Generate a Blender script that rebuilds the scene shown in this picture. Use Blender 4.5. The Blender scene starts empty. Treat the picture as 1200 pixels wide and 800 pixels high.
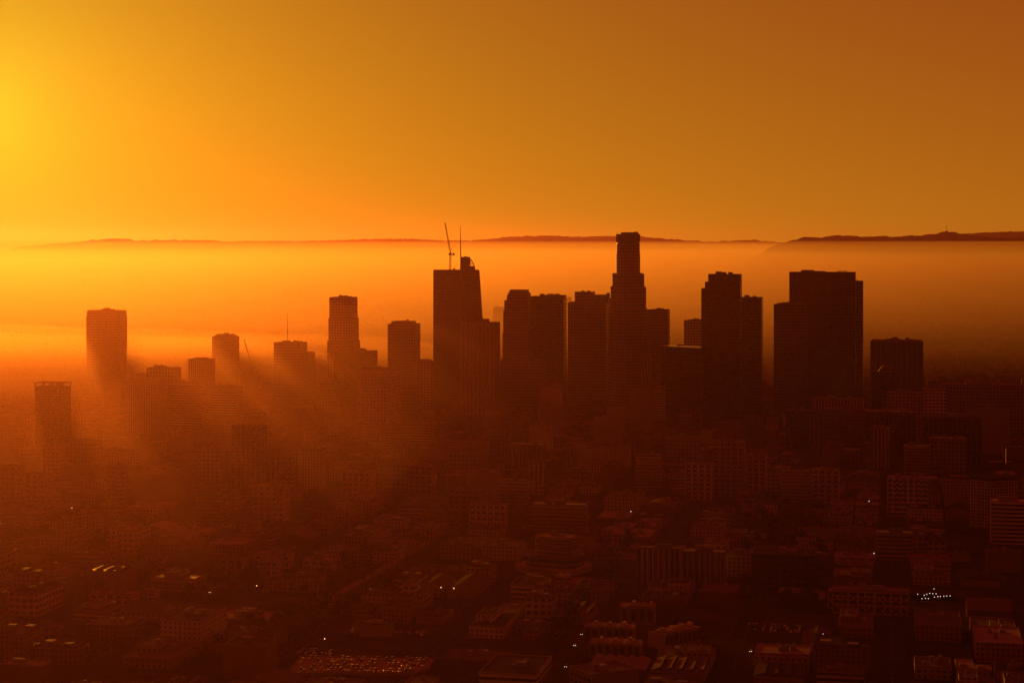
import bpy, math, random
from mathutils import Vector, noise
R = math.radians
# ------------------------------------------------------------------ camera
F, HOR, HC = 2096.0, 289.0, 282.0          # focal length in photo pixels, horizon row, camera height
scene = bpy.context.scene
C = scene.collection
cd = bpy.data.cameras.new('camera'); cam = bpy.data.objects.new('camera', cd); C.objects.link(cam)
cam.location = (0, 0, HC); cam.rotation_euler = (R(90), 0, 0)
cd.lens = F/1200*36; cd.sensor_width = 36; cd.shift_y = -(400-HOR)/1200
cd.clip_start = 1; cd.clip_end = 90000
scene.camera = cam
# ------------------------------------------------------------------ sky, sun, exposure
SUN_EL, SUN_AZ = 4.1, 16.8                 # degrees above the horizon, degrees left of the view axis
sun_dir = Vector((-math.sin(R(SUN_AZ))*math.cos(R(SUN_EL)), math.cos(R(SUN_AZ))*math.cos(R(SUN_EL)), math.sin(R(SUN_EL))))
w = bpy.data.worlds.new('World'); scene.world = w; w.use_nodes = True
nt = w.node_tree; nt.nodes.clear()
def N(t, kind, **k):
    n = t.nodes.new(kind)
    for a, b in k.items(): setattr(n, a, b)
    return n
def mth(t, op, a, b=None, clamp=False):
    n = N(t, 'ShaderNodeMath', operation=op, use_clamp=clamp)
    for i, v in enumerate((a, b)):
        if v is None: continue
        if isinstance(v, (int, float)): n.inputs[i].default_value = v
        else: t.links.new(v, n.inputs[i])
    return n.outputs[0]
def vmul(t, a, b, op='MULTIPLY'):
    n = N(t, 'ShaderNodeVectorMath', operation=op)
    for i, v in enumerate((a, b)):
        if isinstance(v, (tuple, list, Vector)): n.inputs[i].default_value = v
        else: t.links.new(v, n.inputs[i])
    return n
out = N(nt, 'ShaderNodeOutputWorld'); bg = N(nt, 'ShaderNodeBackground'); bg.inputs[1].default_value = 0.1
sky = N(nt, 'ShaderNodeTexSky', sky_type='NISHITA', sun_disc=False, sun_elevation=R(SUN_EL), sun_rotation=R(-SUN_AZ), altitude=300, air_density=1.5, dust_density=4.0, ozone_density=1.0)
tc = N(nt, 'ShaderNodeTexCoord'); dirv = tc.outputs['Generated']
dt = vmul(nt, dirv, tuple(sun_dir), 'DOT_PRODUCT').outputs['Value']
ang = mth(nt, 'ARCCOSINE', mth(nt, 'MINIMUM', dt, 0.999999))
sp = N(nt, 'ShaderNodeSeparateXYZ'); nt.links.new(dirv, sp.inputs[0])
el = mth(nt, 'MAXIMUM', sp.outputs[2], 0.0)
def expf(x, s): return mth(nt, 'EXPONENT', mth(nt, 'MULTIPLY', x, -1.0/s))
def scl(c, f):
    n = vmul(nt, tuple(c), (1, 1, 1)); nt.links.new(f, n.inputs[1]); return n.outputs[0]
SKYW = dict(base=(2.35, 0.0, 0.055), low=(4.0, 2.7, 0.03), glow=(0.2, 3.3, 0.16))
tint = vmul(nt, sky.outputs[0], (0.056, 0.106, 0.0103)).outputs[0]
wide = expf(ang, 1.2)
low = scl(SKYW['low'], mth(nt, 'MULTIPLY', expf(el, 0.10), wide))
glow = vmul(nt, scl(SKYW['glow'], expf(ang, 0.05)), scl((2.4, 0.5, 0.02), expf(ang, 0.12)), 'ADD').outputs[0]
tot = vmul(nt, vmul(nt, vmul(nt, tint, low, 'ADD').outputs[0], glow, 'ADD').outputs[0], SKYW['base'], 'ADD').outputs[0]
far = expf(mth(nt, 'MAXIMUM', mth(nt, 'SUBTRACT', ang, 0.62), 0.0), 2.6)   # the sky dims away from the sun
fn = vmul(nt, tot, (1, 1, 1)); nt.links.new(far, fn.inputs[1])
nt.links.new(fn.outputs[0], bg.inputs[0]); nt.links.new(bg.outputs[0], out.inputs[0])
sl = bpy.data.lights.new('sun', 'SUN'); so = bpy.data.objects.new('sun', sl); C.objects.link(so)
sl.energy = 4.1; sl.color = (1.0, 0.275, 0.011); sl.angle = R(0.5)
so.rotation_euler = sun_dir.to_track_quat('Z', 'Y').to_euler()
scene.view_settings.view_transform = 'Standard'; scene.view_settings.look = 'None'
scene.view_settings.exposure = 0.0; scene.view_settings.gamma = 1.0; scene.view_settings.use_curve_mapping = False
scene.render.engine = 'CYCLES'
scene.cycles.use_denoising = True
w.cycles.sampling_method = 'NONE'          # the sun is sampled directly, the dim sky by bounces: far less grain in the haze
scene.cycles.max_bounces = 4; scene.cycles.diffuse_bounces = 2; scene.cycles.glossy_bounces = 2
scene.cycles.volume_bounces = 0; scene.cycles.transparent_max_bounces = 8
rnd = random.Random(7)
# ------------------------------------------------------------------ helpers
def tag(o, label=None, cat=None, group=None, kind=None):
    for k, v in (('label', label), ('category', cat), ('group', group), ('kind', kind)):
        if v: o[k] = v
    return o
def gx(px, D): return D*(px-600)/F
def gz(py, D): return HC+D*(HOR-py)/F
def gd(py): return HC*F/(py-HOR)           # distance of the ground seen at row py
class MB:
    """collects faces with wall coordinates and builds one mesh"""
    def __init__(s): s.v = []; s.f = []; s.uv = []; s.m = []
    def poly(s, pts, uvs=None, mi=0):
        b = len(s.v); s.v += [tuple(p) for p in pts]; s.f.append(tuple(range(b, b+len(pts))))
        s.uv += uvs if uvs else [(p[0], p[1]) for p in pts]; s.m.append(mi)
    def prism(s, bot, top, z0, z1, mw=0, mt=0, caps=True, bottom=False):
        n = len(bot); u = 0
        for i in range(n):
            j = (i+1) % n
            a, b = Vector(bot[i]), Vector(bot[j]); L = (b-a).length
            s.poly([(bot[i][0], bot[i][1], z0), (bot[j][0], bot[j][1], z0), (top[j][0], top[j][1], z1), (top[i][0], top[i][1], z1)],
                   [(u, z0), (u+L, z0), (u+L, z1), (u, z1)], mw)
            u += L
        if caps: s.poly([(p[0], p[1], z1) for p in top], None, mt)
        if bottom: s.poly([(p[0], p[1], z0) for p in reversed(bot)], None, mw)
    def box(s, x0, x1, y0, y1, z0, z1, mi=0, bottom=True):
        r = [(x0, y0), (x1, y0), (x1, y1), (x0, y1)]; s.prism(r, r, z0, z1, mi, mi, True, bottom)
    def bar(s, a, b, r=0.5, n=4, r2=None, mi=0):
        a, b = Vector(a), Vector(b); d = (b-a).normalized()
        u = d.orthogonal().normalized(); v = d.cross(u); r2 = r if r2 is None else r2
        A = [a+(u*math.cos(2*math.pi*(i+.5)/n)+v*math.sin(2*math.pi*(i+.5)/n))*r for i in range(n)]
        B = [b+(u*math.cos(2*math.pi*(i+.5)/n)+v*math.sin(2*math.pi*(i+.5)/n))*r2 for i in range(n)]
        for i in range(n):
            j = (i+1) % n; s.poly([A[i], A[j], B[j], B[i]], None, mi)
        s.poly(list(reversed(A)), None, mi); s.poly(B, None, mi)
    def build(s, name, mats, parent=None, smooth=False):
        me = bpy.data.meshes.new(name); me.from_pydata(s.v, [], s.f)
        uv = me.uv_layers.new(name='wall').data
        for i, c in enumerate(s.uv): uv[i].uv = c
        if not isinstance(mats, (list, tuple)): mats = [mats]
        for m in mats: me.materials.append(m)
        for p, m in zip(me.polygons, s.m): p.material_index = m; p.use_smooth = smooth
        o = bpy.data.objects.new(name, me); C.objects.link(o)
        if parent: o.parent = parent
        return o
def empty(name, loc, rz=0):
    o = bpy.data.objects.new(name, None); C.objects.link(o); o.location = loc; o.rotation_euler.z = rz; o.empty_display_size = 5
    return o
def rect(w, d, cx=0, cy=0): return [(cx-w/2, cy-d/2), (cx+w/2, cy-d/2), (cx+w/2, cy+d/2), (cx-w/2, cy+d/2)]
def octo(w, d, c, cx=0, cy=0):
    a, b = w/2, d/2
    return [(cx-a+c, cy-b), (cx+a-c, cy-b), (cx+a, cy-b+c), (cx+a, cy+b-c), (cx+a-c, cy+b), (cx-a+c, cy+b), (cx-a, cy+b-c), (cx-a, cy-b+c)]
def circ(w, d, n=32, cx=0, cy=0, e=1.0):
    o = []
    for i in range(n):
        t = 2*math.pi*i/n; c, s_ = math.cos(t), math.sin(t)
        o.append((cx+w/2*math.copysign(abs(c)**e, c), cy+d/2*math.copysign(abs(s_)**e, s_)))
    return o
def scale(poly, k): return [(x*k, y*k) for x, y in poly]
# ------------------------------------------------------------------ materials
def mat(name, col, rough=0.8, metal=0, emit=None, strength=0, vary=0.25, size=0.05):
    m = bpy.data.materials.new(name); m.use_nodes = True; t = m.node_tree; b = t.nodes['Principled BSDF']
    b.inputs['Specular IOR Level'].default_value = 0.0 if rough > 0.5 else 0.5; b.inputs['Roughness'].default_value = rough; b.inputs['Metallic'].default_value = metal
    if emit: b.inputs['Emission Color'].default_value = (*emit, 1); b.inputs['Emission Strength'].default_value = strength
    tcn = N(t, 'ShaderNodeTexCoord'); nz = N(t, 'ShaderNodeTexNoise'); nz.inputs['Scale'].default_value = size; nz.inputs['Detail'].default_value = 4
    t.links.new(tcn.outputs['Object'], nz.inputs['Vector'])
    oi = N(t, 'ShaderNodeObjectInfo')
    f = mth(t, 'ADD', mth(t, 'MULTIPLY', nz.outputs[0], 2*vary), mth(t, 'ADD', mth(t, 'MULTIPLY', oi.outputs['Random'], 0.4), 0.8-vary))
    c = N(t, 'ShaderNodeVectorMath', operation='SCALE'); c.inputs[0].default_value = col; t.links.new(f, c.inputs['Scale'])
    t.links.new(c.outputs[0], b.inputs['Base Color'])
    return m
def facade(name, wall, glass=(0.03, 0.03, 0.035), bay=3.5, floor=3.6, wf=0.6, hf=0.5, gr=0.15, wr=0.8):
    """wall with rows of windows: u runs along the wall, v up it, in metres"""
    m = bpy.data.materials.new(name); m.use_nodes = True; t = m.node_tree; b = t.nodes['Principled BSDF']
    uv = N(t, 'ShaderNodeUVMap', uv_map='wall'); s = N(t, 'ShaderNodeSeparateXYZ'); t.links.new(uv.outputs[0], s.inputs[0])
    def stripe(x, per, frac):
        a = mth(t, 'FRACT', mth(t, 'DIVIDE', x, per))
        return mth(t, 'LESS_THAN', mth(t, 'ABSOLUTE', mth(t, 'SUBTRACT', a, 0.5)), frac/2)
    mask = mth(t, 'MULTIPLY', stripe(s.outputs[0], bay, wf), stripe(s.outputs[1], floor, hf))
    # blinds and glass panes differ from window to window
    cell = N(t, 'ShaderNodeCombineXYZ')
    t.links.new(mth(t, 'FLOOR', mth(t, 'DIVIDE', s.outputs[0], bay)), cell.inputs[0]); t.links.new(mth(t, 'FLOOR', mth(t, 'DIVIDE', s.outputs[1], floor)), cell.inputs[1])
    wn = N(t, 'ShaderNodeTexWhiteNoise', noise_dimensions='2D'); t.links.new(cell.outputs[0], wn.inputs['Vector'])
    nz = N(t, 'ShaderNodeTexNoise'); nz.inputs['Scale'].default_value = 0.09; nz.inputs['Detail'].default_value = 5
    t.links.new(uv.outputs[0], nz.inputs['Vector'])
    oi = N(t, 'ShaderNodeObjectInfo')
    wv = mth(t, 'ADD', mth(t, 'MULTIPLY', nz.outputs[0], 0.5), mth(t, 'ADD', mth(t, 'MULTIPLY', oi.outputs['Random'], 0.45), 0.35))
    cw = N(t, 'ShaderNodeVectorMath', operation='SCALE'); cw.inputs[0].default_value = wall; t.links.new(wv, cw.inputs['Scale'])
    cg = N(t, 'ShaderNodeVectorMath', operation='SCALE'); cg.inputs[0].default_value = glass; t.links.new(mth(t, 'ADD', mth(t, 'MULTIPLY', wn.outputs[0], 1.6), 0.4), cg.inputs['Scale'])
    mx = N(t, 'ShaderNodeMix', data_type='RGBA'); t.links.new(mask, mx.inputs[0]); t.links.new(cw.outputs[0], mx.inputs[6]); t.links.new(cg.outputs[0], mx.inputs[7])
    t.links.new(mx.outputs[2], b.inputs['Base Color'])
    t.links.new(mth(t, 'ADD', mth(t, 'MULTIPLY', mask, gr-wr), wr), b.inputs['Roughness'])
    return m
M = {}
M['asphalt'] = mat('asphalt', (0.05, 0.05, 0.05), 0.85, size=0.02)
M['concrete'] = mat('concrete', (0.22, 0.20, 0.19), 0.85)
M['paint'] = mat('road_paint', (0.22, 0.22, 0.2), 0.7)
M['roof_dark'] = mat('roof_dark', (0.06, 0.057, 0.055), 0.9, size=0.08)
M['roof_grey'] = mat('roof_grey', (0.12, 0.115, 0.11), 0.9, size=0.08)
M['roof_pale'] = mat('roof_pale', (0.24, 0.23, 0.21), 0.85, size=0.08)
M['unit'] = mat('roof_unit_metal', (0.22, 0.22, 0.21), 0.6, 0.1)
M['steel'] = mat('dark_steel', (0.07, 0.07, 0.07), 0.5, 0.6)
M['dark'] = mat('dark_cladding', (0.06, 0.055, 0.055), 0.4)
M['stone'] = mat('pale_stone', (0.27, 0.24, 0.20), 0.85)
M['white'] = mat('white_render', (0.46, 0.44, 0.40), 0.8)
M['red'] = mat('red_panel', (0.45, 0.035, 0.02), 0.7)
M['glass'] = mat('window_glass', (0.03, 0.032, 0.035), 0.12)
M['bark'] = mat('bark', (0.10, 0.07, 0.05), 0.9)
M['leaf'] = mat('foliage', (0.05, 0.075, 0.03), 0.7, size=0.3)
M['palm'] = mat('palm_leaf', (0.06, 0.085, 0.035), 0.6, size=0.3)
M['hill'] = mat('dry_hill', (0.10, 0.09, 0.06), 0.95, size=0.001)
M['lamp'] = mat('lamp_glow', (0.9, 0.85, 0.7), 0.5, emit=(1.0, 0.5, 0.2), strength=3)
M['cold_lamp'] = mat('cold_lamp_glow', (0.9, 0.9, 0.9), 0.5, emit=(0.9, 0.8, 0.75), strength=2.2)
M['headlight'] = mat('headlight_glow', (0.9, 0.85, 0.7), 0.5, emit=(1.0, 0.75, 0.5), strength=3)
M['taillight'] = mat('tail_light_glow', (0.5, 0.02, 0.02), 0.5, emit=(1.0, 0.05, 0.02), strength=4)
CAR = [mat('car_paint_%s' % n, c, 0.18, 0.3, vary=0.02) for n, c in (('white', (.7, .7, .7)), ('black', (.02, .02, .02)), ('silver', (.45, .45, .46)), ('grey', (.15, .15, .16)), ('red', (.3, .02, .02)))]
M['tyre'] = mat('tyre_rubber', (0.03, 0.03, 0.03), 0.9)
FAC = {
 'curtain': facade('curtain_wall_glass', (0.10, 0.10, 0.10), (0.035, 0.04, 0.045), 4.8, 5.0, 0.86, 0.7, 0.12, 0.4),
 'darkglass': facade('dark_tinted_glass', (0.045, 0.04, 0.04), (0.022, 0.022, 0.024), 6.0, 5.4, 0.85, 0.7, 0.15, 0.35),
 'granite': facade('granite_punched', (0.24, 0.21, 0.19), (0.04, 0.04, 0.04), 5.0, 5.2, 0.6, 0.55, 0.15, 0.6),
 'grid': facade('white_grid', (0.52, 0.48, 0.42), (0.03, 0.03, 0.03), 5.4, 4.8, 0.66, 0.55),
 'band': facade('banded_office', (0.5, 0.47, 0.42), (0.03, 0.03, 0.03), 60, 3.8, 1.01, 0.5),
 'ribs': facade('vertical_ribs', (0.45, 0.42, 0.38), (0.03, 0.03, 0.03), 4.6, 200, 0.62, 1.01),
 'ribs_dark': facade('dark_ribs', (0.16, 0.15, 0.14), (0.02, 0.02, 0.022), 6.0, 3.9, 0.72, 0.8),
 'punch': facade('punched_windows', (0.50, 0.45, 0.38), (0.03, 0.03, 0.03), 3.6, 3.4, 0.42, 0.5),
 'punch_tan': facade('tan_punched_windows', (0.38, 0.30, 0.22), (0.03, 0.03, 0.03), 4.0, 3.5, 0.45, 0.5),
 'brick': facade('brick_punched_windows', (0.26, 0.14, 0.10), (0.03, 0.03, 0.03), 3.4, 3.6, 0.42, 0.52),
 'smooth': mat('smooth_dark_glass', (0.05, 0.05, 0.05), 0.4),
 'plain': mat('plain_stucco', (0.25, 0.23, 0.20), 0.85),
 'plain_tan': mat('tan_stucco', (0.19, 0.15, 0.11), 0.85),
 'plain_dark': mat('brown_brick', (0.13, 0.08, 0.06), 0.85),
}
# ------------------------------------------------------------------ ground, roads, hills
GA = R(12.0)                                # the street grid runs 12 degrees clockwise of the view axis
def grid(u, v): return (u*math.cos(GA)+v*math.sin(GA), -u*math.sin(GA)+v*math.cos(GA))
def ungrid(x, y): return (x*math.cos(GA)-y*math.sin(GA), x*math.sin(GA)+y*math.cos(GA))
b = MB(); b.poly([(-12000, -900, 0), (12000, -900, 0), (12000, 20500, 0), (-12000, 20500, 0)])
gm = bpy.data.materials.new('city_ground'); gm.use_nodes = True; t = gm.node_tree; pb = t.nodes['Principled BSDF']; pb.inputs['Roughness'].default_value = 0.95; pb.inputs['Specular IOR Level'].default_value = 0.0
tcn = N(t, 'ShaderNodeTexCoord'); cr = N(t, 'ShaderNodeValToRGB'); n1 = N(t, 'ShaderNodeTexNoise'); n1.inputs['Scale'].default_value = 0.012; n1.inputs['Detail'].default_value = 8; n1.inputs['Roughness'].default_value = 0.7
t.links.new(tcn.outputs['Object'], n1.inputs['Vector']); t.links.new(n1.outputs[0], cr.inputs[0]); t.links.new(cr.outputs[0], pb.inputs['Base Color'])
cr.color_ramp.elements[0].position = 0.38; cr.color_ramp.elements[0].color = (0.022, 0.023, 0.02, 1)
cr.color_ramp.elements[1].position = 0.66; cr.color_ramp.elements[1].color = (0.085, 0.078, 0.065, 1)
tag(b.build('ground', gm), kind='structure')
BU, BV, RW = 104.0, 138.0, 20.0             # block pitch across and along, road width
rb, pb_, kb = MB(), MB(), MB()
U0, U1, V0, V1 = -16, 12, 7, 32
for i in range(U0, U1+1):
    u = i*BU
    q = [grid(u-RW/2, V0*BV), grid(u+RW/2, V0*BV), grid(u+RW/2, V1*BV), grid(u-RW/2, V1*BV)]
    rb.poly([(x, y, 0.004) for x, y in q])
    for k in range(int((2600-V0*BV)/12)):
        v = V0*BV+k*12
        if abs(((v+BV/2) % BV)-BV/2) < 14: continue
        q = [grid(u-.15, v), grid(u+.15, v), grid(u+.15, v+5), grid(u-.15, v+5)]
        pb_.poly([(x, y, 0.012) for x, y in q])
for j in range(V0, V1+1):
    v = j*BV
    q = [grid(U0*BU, v-8), grid(U1*BU, v-8), grid(U1*BU, v+8), grid(U0*BU, v+8)]
    rb.poly([(x, y, 0.008) for x, y in q])
tag(rb.build('road', M['asphalt']), kind='structure')
tag(pb_.build('road_marking', M['paint']), kind='structure')
for i in range(U0, U1):
    for j in range(V0, V1):
        if j*BV > 2700: continue
        u0, v0 = i*BU+RW/2, j*BV+8
        q = [grid(u0, v0), grid(u0+BU-RW, v0), grid(u0+BU-RW, v0+BV-16), grid(u0, v0+BV-16)]
        kb.prism(q, q, 0.0, 0.14)
tag(kb.build('pavement', gm), kind='structure')

def interp(pts, x):
    if x <= pts[0][0]: return pts[0][1]
    for (a, ya), (c, yc) in zip(pts, pts[1:]):
        if x <= c:
            k = (x-a)/(c-a); return ya+(yc-ya)*k
    return pts[-1][1]
def hills(name, prof, D, half, bump, x0, x1, step):
    m = MB(); rows = 15; cols = int((x1-x0)/step)+1; V = []
    for r in range(rows):
        s = (r/(rows-1))*2-1                 # -1 front foot, +1 back foot
        for c in range(cols):
            px = x0+c*step; X = gx(px, D); Y = D+s*half
            top = gz(interp(prof, px)-(1.4 if D == 17000 else 0), D)+bump*(noise.noise(Vector((X/(90 if bump > 12 else 60), 3.1, D/1000)))+0.6*noise.noise(Vector((X/25., 9.1, 0))))*(1-abs(s))
            prof_s = (1-abs(s))**0.8
            g = noise.fractal(Vector((X/900., Y/900., 1.7)), 1.0, 2.0, 5)
            z = top*prof_s*(1+0.22*g*abs(s)*2)
            V.append((X, Y, max(z, -3) if abs(s) < 1 else -3))
    me = bpy.data.meshes.new(name); fs = []
    for r in range(rows-1):
        for c in range(cols-1):
            i = r*cols+c; fs.append((i, i+1, i+1+cols, i+cols))
    me.from_pydata(V, [], fs); me.materials.append(M['hill'])
    o = bpy.data.objects.new(name, me); C.objects.link(o); return tag(o, kind='structure')
hills('hills', [(-200, 300), (0, 297), (20, 291), (60, 287), (95, 284.5), (112, 282.5), (130, 281), (148, 281), (160, 283.5), (190, 282.5), (250, 283), (262, 284.5), (290, 284), (300, 284), (345, 284), (380, 283.5), (430, 281.5), (480, 281), (510, 283), (550, 283), (575, 281.5), (600, 278.5), (640, 277.5), (680, 279), (700, 278), (750, 278.5), (765, 280), (790, 282), (830, 284.5), (880, 282.5), (910, 285), (940, 287), (1100, 286), (1300, 288), (1500, 290)], 17000, 1400, 9, -200, 1500, 3)
hills('hills', [(1000, 289), (1060, 283), (1100, 276), (1150, 272.5), (1200, 271), (1260, 270), (1400, 274), (1500, 278)], 18000, 500, 7, 1000, 1500, 4)
hills('hills', [(560, 352), (840, 350), (875, 306), (902, 290), (918, 284.5), (932, 281), (940, 278.5), (965, 277.5), (980, 275.5), (992, 275.5), (1000, 277), (1045, 277), (1080, 275.5), (1092, 274), (1100, 272.5), (1108, 271.2), (1116, 272), (1125, 274), (1140, 276.5), (1165, 278.5), (1200, 279), (1260, 281), (1400, 284)], 12500, 1300, 7, 560, 1400, 1.2)
# ------------------------------------------------------------------ air
def volume(name, x0, x1, y0, y1, z0, z1, dens, col, ab, g, **k):
    b = MB(); b.box(x0, x1, y0, y1, z0, z1)
    m = bpy.data.materials.new(name+'_air'); m.use_nodes = True; t = m.node_tree; t.nodes.clear()
    o = N(t, 'ShaderNodeOutputMaterial'); v = N(t, 'ShaderNodeVolumePrincipled')
    v.inputs['Color'].default_value = (*col, 1); v.inputs['Density'].default_value = dens; v.inputs['Anisotropy'].default_value = g
    v.inputs['Absorption Color'].default_value = (*ab, 1)
    t.links.new(v.outputs[0], o.inputs['Volume'])
    return tag(b.build(name, m), kind='stuff')
volume('haze', -13000, 13000, -1000, 20800, -4.5, 440, 2.3e-5, (0.52, 0.22, 0.45), (0.0, 0.04, 0.6), 0.80)
# the marine layer: thin at its near edge over the plain, deepening towards the hills, its top uneven and thinning upwards
FOGTOP = [(3460, 88), (3900, 118), (4600, 146), (6000, 212), (8000, 256), (10500, 274), (14000, 285), (17000, 298), (20600, 304)]
def fog_layer(dens, lift, y0, seed, n0, zb=2.0, col=(0.70, 0.97, 0.75), g=0.53, cap=999):
    fog = volume('fog_bank', -1, 1, 0, 1, 2.0, 3, dens, col, (0.0, 0.0, 0.0), g)
    ny, nx = 30, 50; V, FS = [], []
    def ftop(x, y): return min(cap-max(0, (y-12500)/4500*27), interp(FOGTOP, y)+lift*(1 if lift > 0 or y > 8000 else .5)+(n0*noise.noise(Vector((x/1900., y/2600., seed))) if y > 5000 else 0))
    P_ = [[(-12500+lift*2+25000*i/nx, y0+(20560-lift-y0)*j/ny) for i in range(nx+1)] for j in range(ny+1)]
    for row in P_:
        for p in row: V.append((*p, ftop(*p)))
    nb = len(V)
    for row in P_:
        for p in row: V.append((*p, zb))
    def vi(i, j, k): return k*nb+j*(nx+1)+i
    for j in range(ny):
        for i in range(nx):
            FS.append((vi(i, j, 0), vi(i+1, j, 0), vi(i+1, j+1, 0), vi(i, j+1, 0))); FS.append((vi(i, j+1, 1), vi(i+1, j+1, 1), vi(i+1, j, 1), vi(i, j, 1)))
    for i in range(nx):
        FS.append((vi(i, 0, 1), vi(i+1, 0, 1), vi(i+1, 0, 0), vi(i, 0, 0))); FS.append((vi(i+1, ny, 1), vi(i, ny, 1), vi(i, ny, 0), vi(i+1, ny, 0)))
    for j in range(ny):
        FS.append((vi(0, j+1, 1), vi(0, j, 1), vi(0, j, 0), vi(0, j+1, 0))); FS.append((vi(nx, j, 1), vi(nx, j+1, 1), vi(nx, j+1, 0), vi(nx, j, 0)))
    me = bpy.data.meshes.new('fog_bank'); me.from_pydata(V, [], FS); me.materials.append(fog.data.materials[0]); fog.data = me
fog_layer(1.8e-4, -32, 3460, 4.2, 8, 2.0, (0.75, 0.42, 0.45), 0.76)     # brown smog near the ground
fog_layer(0.7e-4, -16, 3500, 7.7, 8, 2.5, (0.66, 0.80, 0.7), 0.68)
fog_layer(0.45e-4, 2, 4500, 1.3, 9, 3.0, (0.66, 0.80, 0.7), 0.62)
fog_layer(0.32e-4, 22, 5200, 5.1, 12, 3.5, (0.75, 0.75, 0.7), 0.55)
fog_layer(1.1e-4, 46, 7000, 2.9, 14, 4.0, (0.75, 0.65, 0.6), 0.45, 316)
def mist_veil(px, D_, z, rx, ry, rz, dens, col):          # a soft haze pocket low over the streets; also shapes the lens-flare veil
    o = volume('mist_and_flare', -1, 1, 0, 1, 2.0, 3, dens, col, (0.0, 0.0, 0.0), 0.72)
    V, FS, a_, b_ = [], [], 24, 48
    for i in range(a_+1):
        for j in range(b_):
            t_, p_ = math.pi*i/a_, 2*math.pi*j/b_; k = 1+.22*noise.noise(Vector((math.sin(t_)*math.cos(p_)*1.6, math.sin(t_)*math.sin(p_)*1.6, math.cos(t_)+px)))
            V.append((gx(px, D_)+rx*k*math.sin(t_)*math.cos(p_), D_+ry*k*math.sin(t_)*math.sin(p_), max(1.5, z+rz*k*math.cos(t_))))
    for i in range(a_):
        for j in range(b_): FS.append((i*b_+j, (i+1)*b_+j, (i+1)*b_+(j+1) % b_, i*b_+(j+1) % b_))
    me = bpy.data.meshes.new('mist_and_flare'); me.from_pydata(V, [], FS); me.materials.append(o.data.materials[0]); o.data = me
for px, D_, rx, ry, rz, dn, cl in ((40, 3230, 640, 380, 95, 2.6e-4, (0.9, 0.6, 0.5)), (330, 3550, 420, 300, 80, 2.2e-4, (0.9, 0.6, 0.5)), (20, 3600, 820, 340, 95, 3.6e-4, (0.9, 0.68, 0.5)), (-170, 2450, 900, 1400, 215, 0.34e-4, (0.9, 0.5, 0.4)), (190, 2450, 190, 330, 75, 0.45e-4, (0.9, 0.5, 0.4))): mist_veil(px, D_, 30, rx, ry, rz, dn, cl)  # rear pockets added to brighten behind the towers; the widest stands in for lens flare
# ------------------------------------------------------------------ buildings
MARKS = []                                   # (x, y of middle, phrase) used to say where the small buildings stand
FOOT = []                                    # footprints already taken (x, y, radius)
def width_of(W, rho, ratio): return W/(math.cos(rho)+ratio*abs(math.sin(rho)))
class Site:
    """a building site: knows its distance and turn, converts photo pixels to local metres"""
    def __init__(s, D, cx, turn):
        if 3150 < D < 4300: D = 3150+(D-3150)*.45   # the back row stands close behind the rest
        s.D = D; s.cx = cx; s.x = gx(cx, D); s.turn = R(turn); s.rho = s.turn-math.atan2(s.x, D)
    def z(s, py): return max(0.0, gz(py, s.D))
    def rect(s, xl, xr, ratio=0.8, kind='rect', c=0.15, depth=None, back=0.0):
        W = (xr-xl)/F*s.D
        w_ = width_of(W, s.rho, ratio) if depth is None else (W-depth*abs(math.sin(s.rho)))/math.cos(s.rho)
        d_ = w_*ratio if depth is None else depth
        off = ((xl+xr)/2-s.cx)/F*s.D         # sideways in world X, plus a push back along world Y
        lx = off*math.cos(s.turn)-back*math.sin(s.turn); ly = off*math.sin(s.turn)+back*math.cos(s.turn)
        s.w, s.d = w_, d_
        if kind == 'octo': return octo(w_, d_, c*min(w_, d_), lx, ly)
        if kind == 'circ': return circ(W, W*ratio, 36, off, back)
        if kind == 'soft': return circ(w_, d_, 36, lx, ly, 0.55)
        return rect(w_, d_, lx, ly)
def roof_kit(root, poly, z, seed, n=3, rim=1.1, name='roof', m=None, big=1.0):
    """roof slab with a parapet round it, plus plant boxes that stand on it"""
    r = random.Random(seed); b = MB()
    b.poly([(p[0], p[1], z+0.15) for p in poly])
    inner = []
    cx = sum(p[0] for p in poly)/len(poly); cy = sum(p[1] for p in poly)/len(poly)
    hw = max(abs(p[0]-cx) for p in poly); k = max(0.5, 1-0.45/hw)
    inner = [(cx+(p[0]-cx)*k, cy+(p[1]-cy)*k) for p in poly]
    nn = len(poly)
    for i in range(nn):
        j = (i+1) % nn
        b.poly([(*poly[i], z-.3), (*poly[j], z-.3), (*poly[j], z+rim), (*poly[i], z+rim)], None, 1) if False else None
        b.poly([(*poly[j], z+.15), (*poly[i], z+.15), (*poly[i], z+rim), (*poly[j], z+rim)][::-1], None, 1)
        b.poly([(*inner[i], z+.15), (*inner[j], z+.15), (*inner[j], z+rim), (*inner[i], z+rim)][::-1], None, 1)
        b.poly([(*poly[i], z+rim), (*poly[j], z+rim), (*inner[j], z+rim), (*inner[i], z+rim)], None, 1)
    b.build(name, [m or M[r.choice(['roof_dark', 'roof_grey', 'roof_grey', 'roof_pale'])], M['concrete']], root)
    xs = [p[0] for p in poly]; ys = [p[1] for p in poly]; W, Dp = max(xs)-min(xs), max(ys)-min(ys)
    for i in range(n):
        w_ = W*r.uniform(.08, .2)*big; d_ = Dp*r.uniform(.1, .22)*big; h_ = r.uniform(1.2, 3.2)*min(1.6, 0.7+W/60)
        x = cx+(r.random()-.5)*W*.5; y = cy+(r.random()-.5)*Dp*.5; u = MB()
        u.box(x-w_/2, x+w_/2, y-d_/2, y+d_/2, z+.16, z+.16+h_)
        for k in range(r.randint(1, 3)):     # fans and flues on the unit
            fx = x+(k-1)*w_*.28; rr = min(w_, d_)*.12
            u.bar((fx, y, z+h_), (fx, y, z+h_+.9), rr, 8)
        u.build('roof_unit', M['unit'], root)
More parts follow.
